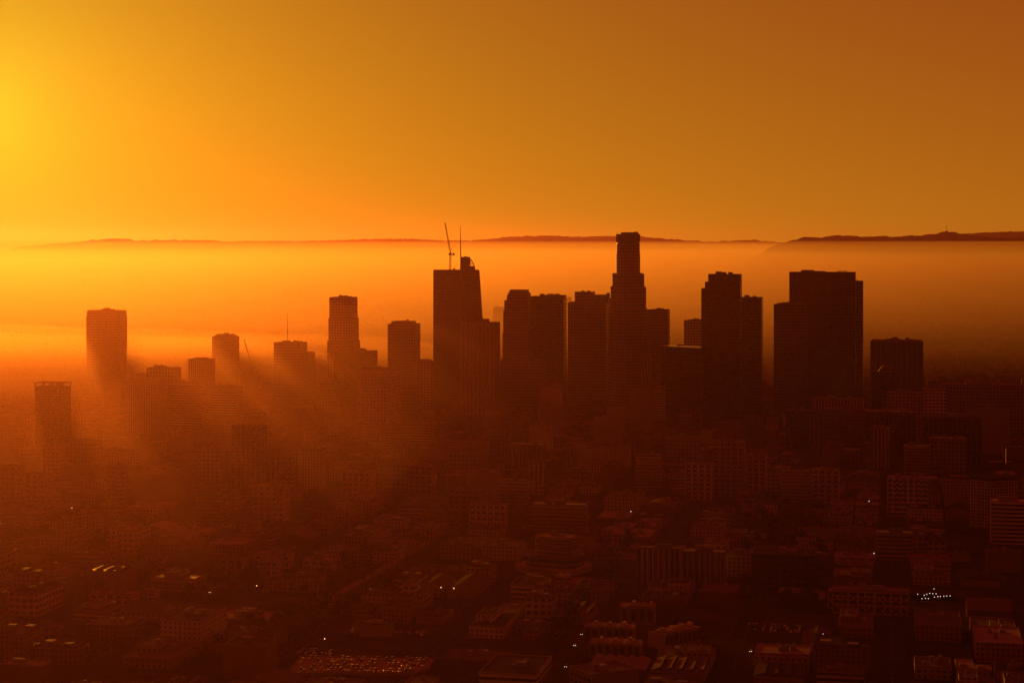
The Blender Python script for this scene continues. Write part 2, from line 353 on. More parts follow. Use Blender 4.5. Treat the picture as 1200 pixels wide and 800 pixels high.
def tower(name, label, cat, phrase, site, secs, style='curtain', group=None, roof_n=3, seed=1):
    """secs: (xl, xr, ytop, ybottom or None, ratio, shape, style, part name)"""
    root = tag(empty(name, (site.x, site.D, 0), -site.turn), label, cat, group)
    for i, q in enumerate(secs):
        q = list(q)+[None]*(10-len(q)); xl, xr, yt, yb, ratio, shp, st, pn, back, cc = q
        poly = site.rect(xl, xr, ratio or 0.8, shp or 'rect', cc or 0.15, None, back or 0.0)
        z0 = site.z(yb) if yb else 0; z1 = site.z(yt)
        b = MB(); b.prism(poly, poly, z0, z1, 0, 0, True, yb is not None)
        b.build(pn or ('wall' if i == 0 else 'upper_tier'), FAC[st or style], root)
        roof_kit(root, poly, z1+0.02, seed*31+i, roof_n if i == 0 or yt < secs[0][2] else 1, rim=1.0, name='roof' if i == 0 else 'tier_roof')
    x0 = min(q[0] for q in secs); x1 = max(q[1] for q in secs)
    MARKS.append(((x0+x1)/2, site.D, phrase)); FOOT.append((site.x, site.D, (x1-x0)/F*site.D*0.62+6))
    return root
def mast(root, site, px, y0, y1, r=0.6, back=0, name='mast'):
    x = (px-site.cx)/F*site.D; lx = x*math.cos(site.turn)-back*math.sin(site.turn); ly = x*math.sin(site.turn)+back*math.cos(site.turn)
    b = MB(); b.bar((lx, ly, site.z(y0)-1), (lx, ly, site.z(y1)), r, 6, r*.35); return b.build(name, M['steel'], root)
def helipad(root, site, px, py, rad, h=4):
    x = (px-site.cx)/F*site.D; lx = x*math.cos(site.turn); ly = x*math.sin(site.turn); z = site.z(py)
    b = MB(); p = circ(rad*2, rad*2, 20, lx, ly); b.prism(p, p, z-.8, z, bottom=True)
    for a in range(4):
        t_ = math.pi/4+a*math.pi/2; b.bar((lx+rad*.6*math.cos(t_), ly+rad*.6*math.sin(t_), z-h-1), (lx+rad*.8*math.cos(t_), ly+rad*.8*math.sin(t_), z-.5), .35)
    return b.build('helipad', M['steel'], root)
def lattice(b, a, c, wd, n, r=.18):
    a, c = Vector(a), Vector(c); d = (c-a).normalized(); u = d.orthogonal().normalized(); v = d.cross(u)
    K = [(u+v)*wd/2, (u-v)*wd/2, (-u-v)*wd/2, (v-u)*wd/2]
    for k in K: b.bar(a+k, c+k, r*1.3)
    for i in range(n):
        p, q = a.lerp(c, i/n), a.lerp(c, (i+1)/n)
        for j in range(4): b.bar(p+K[j], q+K[(j+1) % 4], r)
def crane(name, label, site, base, mast_top, tip, cwt, back, group=None, wd=2.4):
    def P(px, py): return Vector(((px-base[0])/F*site.D, 0, gz(py, site.D)))
    zb = gz(base[1], site.D)
    root = tag(empty(name, (gx(base[0], site.D), site.D+back, zb)), label, 'crane', group)
    o = Vector((0, 0, zb))
    b = MB(); lattice(b, P(*base)-o, P(*mast_top)-o, wd, 9); b.build('tower_mast', M['steel'], root)
    b = MB(); lattice(b, P(*mast_top)-o, P(*tip)-o, wd*.62, 22, .14); b.build('jib', M['steel'], root)
    b = MB(); m_ = P(*mast_top)-o; c_ = P(*cwt)-o
    b.box(m_.x-2.2, m_.x+2.2, -2.2, 2.2, m_.z-2.5, m_.z+1.8); b.build('slewing_platform', M['steel'], root)
    b = MB(); b.bar(m_, (m_.x+6, 0, m_.z+1), .5); b.box(m_.x+4, m_.x+7.5, -2, 2, m_.z-3, m_.z+1.5); b.build('counterweight', M['dark'], root)
    b = MB(); b.bar(m_, c_, .3); b.bar(c_, (m_.x+6, 0, m_.z+1), .2); b.build('gantry', M['steel'], root)
    b = MB(); tp = P(*tip)-o; b.bar(c_, m_.lerp(tp, .9), .09); b.build('cable', M['steel'], root)
    b = MB(); b.box(m_.x-3.6, m_.x-2.3, -1.2, 1.2, m_.z-2, m_.z+.4); b.build('cab', M['glass'], root)
    return root
# ---- left edge of downtown
# tall curved glass tower
s = Site(3600, 125, 12); root = tag(empty('curved_tower', (s.x, s.D, 0), -s.turn), 'tall glass hotel tower with gently bowed sides and small rooftop arch, standing alone far left', 'skyscraper')
b = MB(); prof = [(0, 50), (60, 52.2), (110, 54), (150, 53.6), (s.z(364), 51.5)]
for (z0, w0), (z1, w1) in zip(prof, prof[1:]):
    A_ = scale(s.rect(125-w0/2, 125+w0/2, .62, 'soft'), 1); B_ = scale(s.rect(125-w1/2, 125+w1/2, .62, 'soft'), 1)
    b.prism(A_, B_, z0, z1, caps=(z1 > 155))
b.build('wall', FAC['curtain'], root); ztop = s.z(364)
roof_kit(root, scale(s.rect(99.3, 150.7, .62, 'soft'), .985), ztop+.05, 3, 3)
b = MB(); pts = [(-16+2.9*i, 3.6*math.sin(math.pi*i/11)+.3) for i in range(12)]
for (xa, ha), (xc, hc) in zip(pts, pts[1:]): b.bar((xa, 0, ztop+ha), (xc, 0, ztop+hc), .5)
for x_, h_ in pts[2:-2:2]: b.bar((x_, 0, ztop), (x_, 0, ztop+h_), .4)
b.build('rooftop_arch', M['steel'], root)
MARKS.append((125, s.D, 'bowed glass tower')); FOOT.append((s.x, s.D, 55))
# apartment tower with a flat lid on posts
s = Site(2520, 62, 12)
root = tower('apartment_tower', 'slab apartment tower at far left with flat roof lid carried on short posts', 'tower', 'lidded apartment tower', s,
  [(41.5, 82.5, 453, None, .55, 'rect', 'ribs_dark')], seed=2)
zz = s.z(453); z2 = s.z(447.5)
poly = s.rect(40.5, 83.5, .55); b = MB(); b.prism(poly, poly, z2-1, z2, bottom=True); b.build('roof_lid', M['concrete'], root)
for k in range(8):
    b = MB(); x_ = s.w*.47*(-1+2*(k % 4)/3); y_ = (-1 if k < 4 else 1)*s.d*.46; b.box(x_-.7, x_+.7, y_-.7, y_+.7, zz+.2, z2-1.02); b.build('post', M['concrete'], root)
for sx in (-.62, -.2, .2, .62):              # balcony stacks down the front
    for k in range(18):
        z_ = 6+k*5.2
        if z_ > zz-4: break
    b = MB()
    for k in range(int((zz-6)/3.4)): b.box(s.w/2*sx-2.2, s.w/2*sx+2.2, -s.d/2-1.5, -s.d/2-.01, 5+k*3.4, 5.25+k*3.4); b.box(s.w/2*sx-2.2, s.w/2*sx+2.2, -s.d/2-1.5, -s.d/2-1.42, 5.26+k*3.4, 6.2+k*3.4)
    b.build('balcony_stack', M['concrete'], root)
tower('office_block', 'blocky mid-rise with a smaller roof box, low to the right of the bowed glass tower', 'office block', 'boxy mid-rise', Site(2800, 192, 12),
  [(172, 212, 431, None, .6), (187, 196, 429.3, 431.2, .6, 'rect', None, 'penthouse')], 'granite', seed=3)
tower('office_block', 'small low block touching the left side of the boxy mid-rise', 'office block', 'small low block', Site(2840, 168, 12), [(160, 175, 438, None, .7)], 'punch', seed=4)
s = Site(2950, 235, 12)
root = tower('apartment_tower', 'balconied apartment tower with overhanging roof edge, left of the chamfered glass tower', 'tower', 'balconied tower', s,
  [(221, 252, 421.5, None, .7)], 'punch', seed=5)
poly = s.rect(219.5, 253, .72); b = MB(); b.prism(poly, poly, s.z(421), s.z(420.3), bottom=True); b.build('roof_canopy', M['concrete'], root)
b = MB()
for k in range(int(s.z(423)/3.3)): b.box(-s.w/2-1.6, -s.w/2+3, -s.d/2-1.4, -s.d/2+8, 4+k*3.3, 4.3+k*3.3)
b.build('balcony_stack', M['concrete'], root)
b = MB(); poly = s.rect(228, 243, .5); b.prism(poly, poly, s.z(420), s.z(418.8)); b.build('penthouse', M['concrete'], root)
# chamfered glass tower
s = Site(3650, 264.5, 12); root = tag(empty('chamfered_tower', (s.x, s.D, 0), -s.turn), 'dark glass tower with slanted top corners, just left of the small crane', 'skyscraper')
z1, z2 = s.z(394.5), s.z(390.8); A_ = s.rect(247, 282, .8, 'octo', c=.2); w_, d_ = s.w, s.d
b = MB(); b.prism(A_, A_, 0, z1, caps=False); B_ = [(x*(.55), y*.7) for x, y in A_]; b.prism(A_, B_, z1, z2); b.build('wall', FAC['curtain'], root)
b = MB(); b.box(-3, 6, -3, 3, z2+.01, z2+1.6); b.build('roof_unit', M['unit'], root)
MARKS.append((264, s.D, 'chamfered glass tower')); FOOT.append((s.x, s.D, 45))
s = Site(3680, 293, 12)
tower('tower_under_construction', 'unfinished concrete tower that carries the small crane', 'building site', 'unfinished tower', s, [(284, 303, 437.5, None, .8, 'rect', 'punch'), (282, 294, 435, None, .8, 'rect', 'punch', 'core', 6)], seed=6)
crane('tower_crane', 'small tower crane with steep jib leaning left, right of the chamfered glass tower', s, (295, 437.5), (295.5, 430), (286, 397.5), (297, 421.5), 0, wd=2.0)
for j, (xl, xr, yt, D, st, lb, ph) in enumerate([
  (148, 196, 446, 2720, 'punch', 'wide mid-rise block with stepped roof edge directly right of the bowed glass tower', 'wide mid-rise'),
  (196, 246, 448.5, 2740, 'band', 'long mid-rise block with plain flat roof under the balconied tower', 'long plain block'),
  (246, 284, 453, 2700, 'band', 'squat banded block in front of the chamfered glass tower', 'squat banded block'),
  (20, 25.5, 472, 3300, 'plain', 'thin pale slab left of the lidded apartment tower', 'thin pale slab'),
  (8, 24, 475, 3250, 'punch', 'small grey block at the left edge behind the rooftops', 'small grey block'),
  (26, 36, 481, 2950, 'punch', 'stubby block between the left edge and the lidded apartment tower', 'stubby block')]):
    tower('office_block', lb, 'office block', ph, Site(D, (xl+xr)/2, 12), [(xl, xr, yt, None, .6)], st, seed=20+j, roof_n=4)
# block with a radio mast
s = Site(3500, 345, 12)
root = tower('telephone_building', 'stepped block with cluttered roof and a tall thin radio mast', 'tower', 'radio mast building', s,
  [(321, 360, 401.5, None, .8), (333, 369, 413, None, .9, 'rect', None, 'side_tier', 5), (326, 371, 430, None, 1.0, 'rect', None, 'lower_tier')], 'granite', seed=7)
b = MB(); poly = s.rect(331, 340, .5); b.prism(poly, poly, s.z(401.5)+.2, s.z(399)); b.build('penthouse', M['concrete'], root)
mast(root, s, 337, 400, 367, .75, name='radio_mast'); mast(root, s, 350.3, 401, 395, .7); mast(root, s, 362, 412, 409, .5); mast(root, s, 365.5, 412, 410, .5)
for px, r_ in ((345.5, 2.2), (354, 1.6)):
    x_ = (px-s.cx)/F*s.D; b = MB(); b.bar((x_, -2, s.z(401)), (x_, -2, s.z(399.6)), .3); b.bar((x_, -2.6, s.z(399.5)), (x_, -2, s.z(399.4)), r_, 12, r_*.5); b.build('dish', M['unit'], root)
# stepped tower
s = Site(3520, 402, 12)
root = tower('stepped_tower', 'tall slim tower with small setbacks and a helipad lip, behind the dark flat block', 'skyscraper', 'slim stepped tower', s,
  [(383.5, 422, 399.5, None, .9), (385, 420.5, 373, 399.5, .9), (386, 419, 348.6, 373, .9)], 'grid', seed=8)
helipad(root, s, 407.5, 346.9, 8, 3)
tower('dark_block', 'dark flat-topped block in front of the slim stepped tower', 'tower', 'dark flat block', Site(3280, 417, 12),
  [(391.5, 442.5, 411.5, None, .7), (398, 424, 410.6, 411.6, .5, 'rect', None, 'penthouse')], 'darkglass', seed=9)
tower('dark_block', 'short dark block with roof bump at the left foot of the dark flat block', 'office block', 'short dark block', Site(3200, 384, 12), [(374, 394, 448.5, None, .7), (376.5, 390, 447, 448.6, .7, 'rect', None, 'penthouse')], 'granite', seed=10)
s = Site(3420, 473.5, 12)
root = tower('office_tower', 'boxy office tower with notched top corners, standing alone left of the tallest glass tower', 'skyscraper', 'notched office tower', s,
  [(453.5, 493.5, 379.8, None, .8, 'octo', None, None, 0, .12), (458.5, 487.5, 376.8, 379.9, .8)], 'granite', seed=11, roof_n=3)
# white grid building
s = Site(2740, 445, 12)
root = tower('grid_office_building', 'pale office building with a deep window grid and a taller frame behind it', 'office building', 'white grid building', s,
  [(418.5, 470, 432, None, .55, 'rect', 'grid')], seed=12)
hw, hd = s.w/2, s.d/2; z1 = s.z(432)
for k in range(8):
    b = MB(); x_ = -hw+2+k*(2*hw-4)/7; b.box(x_-.6, x_+.6, -hd-.9, -hd-.01, 3, z1+1); b.build('pier', M['white'], root)
for k in range(int(z1/3.9)):
    b = MB(); b.box(-hw, hw, -hd-.6, -hd-.012, 3.9*k+2.9, 3.9*k+4.1); b.build('spandrel', M['white'], root)
tower('grid_office_building', 'lower pale grid block standing right in front of the taller white grid building', 'office building', 'front grid block', Site(2640, 443, 12), [(424.5, 460, 451, None, .5, 'rect', 'grid')], seed=13)
tower('office_block', 'mid-rise with pale lattice facade between the notched tower and the tallest tower', 'office block', 'lattice mid-rise', Site(3150, 498, 12), [(489, 508, 422, None, .7, 'rect', 'grid')], seed=14)
tower('office_block', 'dark block behind the right shoulder of the white grid building', 'office block', 'dark shoulder block', Site(2950, 480, 12), [(468, 492, 452, None, .7, 'rect', 'granite')], seed=15)
tower('banded_office_building', 'wide banded office building with bright roof strips below the white grid building', 'office building', 'wide banded building', Site(2560, 478, 12),
  [(446, 510, 496, None, .5, 'rect', 'band'), (455, 494, 493, 496.1, .4, 'rect', 'plain', 'penthouse')], seed=16, roof_n=5)
# ---- tallest glass tower with sail crown, spire and crane
s = Site(3250, 536, 12); D = s.D
root = tag(empty('glass_tower', (s.x, D, 0)), 'tallest glass tower with sail-shaped crown and thin spire, a crane on its roof', 'skyscraper')
def X(px): return (px-536)/F*D
zt = s.z(317.5); zm = s.z(375)
b = MB()
# front slab, then the right-hand flank that leans out towards the base
for (z0, z1, r0, r1) in ((0, zm, 566.5, 565.8), (zm, zt, 565.8, 562)):
    A_ = [(X(507), 14), (X(508), -14), (X(545), -24), (X(r0), -6), (X(r0)-2, 24), (X(512), 24)]
    B_ = [(X(507), 14), (X(508), -14), (X(545), -24), (X(r1), -6), (X(r1)-2, 24), (X(512), 24)]
    b.prism(A_, B_, z0, z1, caps=(z1 == zt))
b.build('wall', FAC['curtain'], root)
b = MB(); b.bar((X(540.5), -23.2, 0), (X(540.5), -23.2, zt), 1.3, 4); b.build('corner_fin', M['unit'], root)
b = MB()
B2 = [(x*.985, y*.96) for x, y in B_]; b.prism(B2, B2, zt, zt+2.2); b.build('roof', M['roof_grey'], root)
b = MB(); zc = s.z(311)
b.prism(scale(rect(X(556)-X(540), 16, (X(556)+X(540))/2, 0), 1), scale(rect(X(556)-X(540), 16, (X(556)+X(540))/2, 0), 1), zt+2.2, s.z(312))
A_ = [(X(540), -7), (X(551), -7), (X(551), 7), (X(540), 7)]; b.prism(A_, A_, s.z(312), s.z(301)); b.build('crown_core', M['dark'], root)
b = MB(); arc = []
for i in range(11):
    t_ = i/10*math.pi/2; arc.append((X(544)+(X(556.5)-X(544))*math.sin(t_), s.z(317)+(s.z(300.5)-s.z(317))*math.cos(t_)))
for y_ in (-7.5, 0, 7.5):
    for (xa, za), (xc, zc_) in zip(arc, arc[1:]): b.bar((xa, y_, za), (xc, y_, zc_), .55)
for x_, z_ in arc: b.bar((x_, -7.5, z_), (x_, 7.5, z_), .4)
for (xa, za), (xc, zc_) in zip(arc[4:], arc[5:]):
    b.bar((xa, -7.5, za), (xa-5, -7.5, za), .35); b.bar((xa-5, -7.5, za), (xc-5, -7.5, zc_), .3); b.bar((xa-5, -7.5, za), (xc, -7.5, zc_), .25)
b.build('sail_crown', M['steel'], root)
b = MB(); b.bar((X(540), 0, zt), (X(540), 0, s.z(300)), 1.4, 8, 1.1); b.bar((X(540), 0, s.z(300)), (X(539.3), 0, s.z(265)), 1.1, 8, .35); b.build('spire', M['steel'], root)
for px in (545, 551, 557):
    b = MB(); b.bar((X(px), -23.5+(px-545)*.8, zt-3), (X(px), -23.5+(px-545)*.8, zt-40), .3); b.build('facade_rail', M['steel'], root)
b = MB(); b.box(X(531), X(533.5), -4, 0, zt+2.25, zt+4.2); b.bar((X(531), -2, zt+4), (X(533.8), -2, zt+6), .4); b.build('roof_hoist', M['steel'], root)
MARKS.append((536, D, 'tallest glass tower')); FOOT.append((s.x, D, 75))
crane('tower_crane', 'tall luffing crane with near-upright jib on the roof of the tallest glass tower', s, (527.5, 316.4), (528, 297.5), (521.6, 261), (529, 290.5), -4, wd=2.6)
# ribbed tower in front
s = Site(3020, 563, 12)
root = tower('ribbed_tower', 'pale-ribbed tower overlapping the right foot of the tallest glass tower', 'skyscraper', 'ribbed tower', s,
  [(540.5, 586, 378, None, .7), (546, 573.5, 374.3, 378.1, .7)], 'smooth', seed=17)
poly = s.rect(540.5, 586, .7); hw, hd = s.w/2, s.d/2
for k in range(9):
    b = MB(); x_ = -hw+1+(2*hw-2)*k/8; b.box(x_-1.1, x_+1.1, -hd-1.2, -hd-.01, 0, s.z(378)+1.2); b.build('rib', M['white'], root)
for k in range(5):
    b = MB(); y_ = -hd+3+(2*hd-6)*k/4; b.box(hw+.01, hw+1.1, y_-.7, y_+.7, 0, s.z(378)+1.2); b.build('rib', M['stone'], root)
# ---- bunker hill cluster
s = Site(3250, 606, 12)
tower('crowned_tower', 'dark tower whose crown steps in on both sides, left of the broad twin slab', 'skyscraper', 'step-crowned tower', s,
  [(589, 626, 390, None, .8), (589.8, 625.5, 364, 390, .8), (591, 624.5, 352, 364, .8), (594, 622.5, 346.5, 352, .75), (595, 622, 343.5, 346.5, .7), (597, 620, 340, 343.5, .7)], 'granite', seed=18, roof_n=0)
s = Site(3180, 643, 12)
tower('office_tower', 'broad dark slab tower with almost flat roofline right of the step-crowned tower', 'skyscraper', 'broad twin slab', s,
  [(621.5, 664, 347.6, None, .5), (633, 664, 346.2, 347.7, .4)], 'darkglass', seed=19)
tower('dark_block', 'low dark block filling the foot of the step-crowned tower', 'office block', 'low dark block', Site(3100, 612, 12), [(586.5, 640, 421.5, None, .6)], 'granite', seed=20)
s = Site(3120, 690, 12)
root = tower('office_tower', 'dark tower with a raised square box on top, directly left of the round-crowned tower', 'skyscraper', 'box-topped tower', s,
  [(665.5, 715, 354.5, None, .7), (673.5, 697.5, 342.5, 354.6, .7), (697, 714.5, 349, 354.6, .7, 'rect', None, 'side_tier')], 'granite', seed=21)
mast(root, s, 674, 342, 339.8, .35); mast(root, s, 696.5, 342, 339.8, .35)
tower('office_tower', 'plain dark slab showing just behind the left shoulder of the round-crowned tower', 'skyscraper', 'hidden dark slab', Site(3300, 706, 12), [(696, 724, 346, None, .8)], 'darkglass', seed=22)
# round-crowned tower
s = Site(3000, 736, 12); root = tag(empty('round_crowned_tower', (s.x, s.D, 0), -s.turn), 'tallest stone tower with stepped shoulders and a round dark crown', 'skyscraper')
def ring(px, n=36, e=1.0): W = px/F*s.D; return circ(W, W, n, 0, 0, e)
def lob(px): 
    W = px/F*s.D; return [(W/2*math.cos(a)*(1+.05*math.cos(4*a)), W/2*math.sin(a)*(1+.05*math.cos(4*a))) for a in [2*math.pi*i/40 for i in range(40)]]
tiers = [(45.5, None, 400, 'base_tier'), (43.6, 400, 362, 'wall'), (42, 362, 337.5, 'middle_tier'), (37.6, 337.5, 322, 'shoulder_tier'), (28.4, 322, 297, 'shaft'), (27.6, 297, 286, 'shaft')]
for wpx, yb, yt, nm in tiers:
    p = lob(wpx/1.03) if wpx > 30 else ring(wpx); b = MB(); b.prism(p, p, s.z(yb) if yb else 0, s.z(yt), bottom=True); b.build(nm, FAC['granite'], root)
    if wpx > 30:
        b = MB(); q_ = [p_ for p_ in p]; r_ = scale(p, .965); z_ = s.z(yt); b.prism(q_, q_, z_+.01, z_+1.6, caps=False); b.prism(list(reversed(r_)), list(reversed(r_)), z_+.01, z_+1.6, caps=False); b.build('parapet', M['stone'], root)
for sx in (-1, 1):                            # small corner blocks on the shoulders
    for px, y0, y1 in ((17.2, 322, 321), (19.8, 337.5, 336), (20.5, 362, 360)):
        b = MB(); x_ = sx*px/F*s.D*.92; b.box(x_-2.2, x_+2.2, -3, 3, s.z(y0), s.z(y1)+1.5); b.build('shoulder_block', FAC['granite'], root)
b = MB(); p = ring(27.4); b.prism(p, p, s.z(286), s.z(285)-.01, bottom=True); p2 = ring(25.4); b.prism(p2, p2, s.z(285), s.z(284)); b.build('crown_neck', M['dark'], root)
b = MB(); p = ring(27.2); b.prism(p, p, s.z(284), s.z(274.3), bottom=True)
for k in range(30):
    a = 2*math.pi*k/30; r_ = 13.75/F*s.D; b.bar((r_*math.cos(a), r_*math.sin(a), s.z(284)), (r_*math.cos(a), r_*math.sin(a), s.z(274.3)), .45)
b.build('crown', M['dark'], root)
b = MB(); p = [(x-.5*0+2.5*0, y) for x, y in octo(19.2/F*s.D, 19.2/F*s.D, 5)]; p = [(x+3.0, y) for x, y in p]; b.prism(p, p, s.z(274.3)+.01, s.z(272.2)); b.build('crown_top', M['dark'], root)
mast(root, s, 724, 274.5, 269.5, .25)
b = MB(); b.box(11, 15.5, -2, 2, s.z(272.2)-.2, s.z(272.2)+.9); b.build('roof_unit', M['unit'], root)
MARKS.append((736, 3000, 'round-crowned tower')); FOOT.append((s.x, s.D, 45))
tower('office_tower', 'banded grey tower tucked against the right side of the round-crowned tower', 'skyscraper', 'banded grey tower', Site(3150, 771, 12), [(756, 785, 363.5, None, .8, 'rect', 'band'), (762, 785, 363, 363.6, .6, 'rect', 'band')], seed=23)
s = Site(2820, 799.5, 12); root = tag(empty('black_block', (s.x, s.D, 0), -s.turn), 'broad black windowless-looking block with slightly sloping roofline right of the banded grey tower', 'tower')
A_ = s.rect(775, 825, .7); b = MB(); b.prism(A_, A_, 0, s.z(407.5), caps=False); z1 = s.z(407.5)
za, zb_ = s.z(404.8), s.z(406.6); V_ = [(*A_[0], za), (*A_[1], zb_), (*A_[2], zb_), (*A_[3], za)]
for i in range(4):
    j = (i+1) % 4; b.poly([(*A_[i], z1), (*A_[j], z1), V_[j], V_[i]])
b.poly(V_); b.build('wall', FAC['darkglass'], root)
b = MB(); b.box(-8, 2, -8, 4, za+.2, za+1.8); b.build('roof_unit', M['unit'], root)
MARKS.append((800, 2820, 'broad black block')); FOOT.append((s.x, s.D, 50))
tower('grid_tower', 'grid-fronted tower seen in the gap left of the stepped dark tower', 'tower', 'gap grid tower', Site(3450, 812, 12), [(801.5, 823, 375.8, None, .8, 'rect', 'grid'), (811, 823, 374.7, 375.9, .5, 'rect', 'grid')], seed=24)
s = Site(2900, 846, 12)
root = tower('stepped_dark_tower', 'dark tower with three steps up its left top corner, flat top', 'skyscraper', 'stepped dark tower', s,
  [(822, 869.5, 338.5, None, .55), (826.2, 869.5, 330.8, 338.5, .5), (830, 869.5, 321.7, 330.8, .45)], 'darkglass', seed=25)
helipad(root, s, 858, 320.9, 5, 2)
s = Site(3000, 880, 12)
root = tower('office_tower', 'lower dark tower joined to the right side of the stepped dark tower', 'skyscraper', 'lower dark tower', s, [(862, 894, 348.8, None, .8)], 'darkglass', seed=26)
for px in (873, 882.5, 885): mast(root, s, px, 348.5, 345, .35)
s = Site(2860, 925, 12)
tower('office_tower', 'shorter glass tower overlapping the left foot of the largest dark slab', 'skyscraper', 'shorter glass tower', s, [(907, 946.5, 357.2, None, .7), (911, 943, 355.8, 357.3, .6)], 'curtain', seed=27)
s = Site(2960, 963, 12)
root = tower('dark_slab_tower', 'largest dark slab tower, broad and flat-topped with a helipad and small antennas', 'skyscraper', 'largest dark slab', s, [(925.5, 1002.5, 319.3, None, .3)], 'darkglass', seed=28)
mast(root, s, 943.5, 319, 315.4, .35); mast(root, s, 946, 319, 316.5, .3); helipad(root, s, 986.5, 317.4, 9, 3)
b = MB(); b.box((940-963)/F*s.D, (952-963)/F*s.D, -3, 3, s.z(319.3), s.z(318)); b.build('penthouse', M['dark'], root)
tower('dark_slab_tower', 'narrow dark tower stepping down behind the right edge of the largest dark slab', 'skyscraper', 'narrow dark tower', Site(3060, 1000, 12), [(986, 1011.5, 329.6, None, .8)], 'darkglass', seed=29)
s = Site(3100, 1050.5, 12)
root = tower('ribbed_tower', 'broad pale-ribbed office block with plant boxes on top, far right of the towers', 'tower', 'broad ribbed block', s, [(1020.8, 1081, 400.2, None, .5, 'rect', 'smooth'), (1022.5, 1079.5, 398.8, 400.3, .5, 'rect', 'plain_dark')], seed=30, roof_n=2)
poly = s.rect(1020.8, 1081, .5); hw, hd = s.w/2, s.d/2
for k in range(11):
    b = MB(); x_ = -hw+.8+(2*hw-1.6)*k/10; b.box(x_-.55, x_+.55, -hd-1, -hd-.01, 0, s.z(400.2)); b.build('rib', M['stone'], root)
for xa, xb_, h_ in ((1037.5, 1044, 397), (1048, 1056, 397.6), (1061, 1065, 395.4), (1066, 1070, 397)):
    b = MB(); b.box((xa-1050.5)/F*s.D, (xb_-1050.5)/F*s.D, -6, 6, s.z(398.8)+.2, s.z(h_)); b.build('roof_unit', M['unit'], root)
s = Site(2900, 1038.5, 12)
root = tower('dark_block', 'dark block with a domed hump on top in front of the broad ribbed block', 'tower', 'humped dark block', s, [(1022.5, 1053.5, 435, None, .8)], 'darkglass', seed=31, roof_n=0)
b = MB(); p = s.rect(1029, 1048, .6); q_ = scale(p, .45); b.prism(p, q_, s.z(435)+.2, s.z(428.5)); b.build('roof_hump', M['dark'], root)
# ---- mid-rises at the foot of the towers
def gable_tower():
    s = Site(2650, 645, 12)
    root = tower('gabled_stone_tower', 'pale stone tower topped by pointed corner gables, low in front of the dark cluster', 'tower', 'gabled stone tower', s, [(629.5, 661, 470, None, .8, 'rect', 'punch'), (632, 659, 453, 470, .8, 'rect', 'punch')], seed=32, roof_n=0)
    z = s.z(453); hw, hd = s.w/2, s.d/2
    for gx_ in (-hw*.62, hw*.62):
        for gy in (-1, 1):
            b = MB(); x0, x1 = gx_-hw*.36, gx_+hw*.36; y_ = gy*hd
            y2 = y_-gy*3
            ya, yb = min(y_, y2), max(y_, y2); h = z+10.5
            b.poly([(x0, ya, z), (x1, ya, z), (gx_, ya, h)]); b.poly([(x1, yb, z), (x0, yb, z), (gx_, yb, h)])
            b.poly([(x0, yb, z), (x0, ya, z), (gx_, ya, h), (gx_, yb, h)]); b.poly([(x1, ya, z), (x1, yb, z), (gx_, yb, h), (gx_, ya, h)])
            b.build('gable', M['stone'], root)
    b = MB(); b.prism(scale(rect(hw*1.1, hd*1.2), 1), scale(rect(hw*.7, hd*.7), 1), z+.1, s.z(446)); b.build('roof', M['roof_dark'], root)
gable_tower()
s = Site(2700, 757, 12)
root = tower('slab_building', 'pale blank-walled slab with a curved ribbed wing at its right end', 'building', 'pale blank slab', s, [(737.5, 768, 455, None, .35, 'rect', 'plain')], seed=33)
tower('rounded_wing_building', 'round-ended banded wing against the right side of the pale blank slab', 'building', 'round-ended wing', Site(2680, 773.5, 12), [(767.5, 779.5, 453, None, 1, 'circ', 'band')], seed=34, roof_n=1)
s = Site(2800, 758, 12); root = tag(empty('tapered_spire_building', (s.x, s.D, 0), -s.turn), 'slim pale tapering spire rising behind the pale blank slab', 'tower')
b = MB(); p = rect(18, 18); b.prism(p, scale(p, .8), 0, s.z(440), caps=False); b.prism(scale(p, .72), scale(p, .25), s.z(440), s.z(400)); b.build('wall', FAC['ribs'], root)
for sx in (-1, 1): b = MB(); b.prism(rect(3, 3, sx*7, -7), rect(1, 1, sx*6, -6), s.z(448), s.z(430)); b.build('pinnacle', M['stone'], root)
MARKS.append((758, 2800, 'tapering spire')); FOOT.append((s.x, s.D, 25))
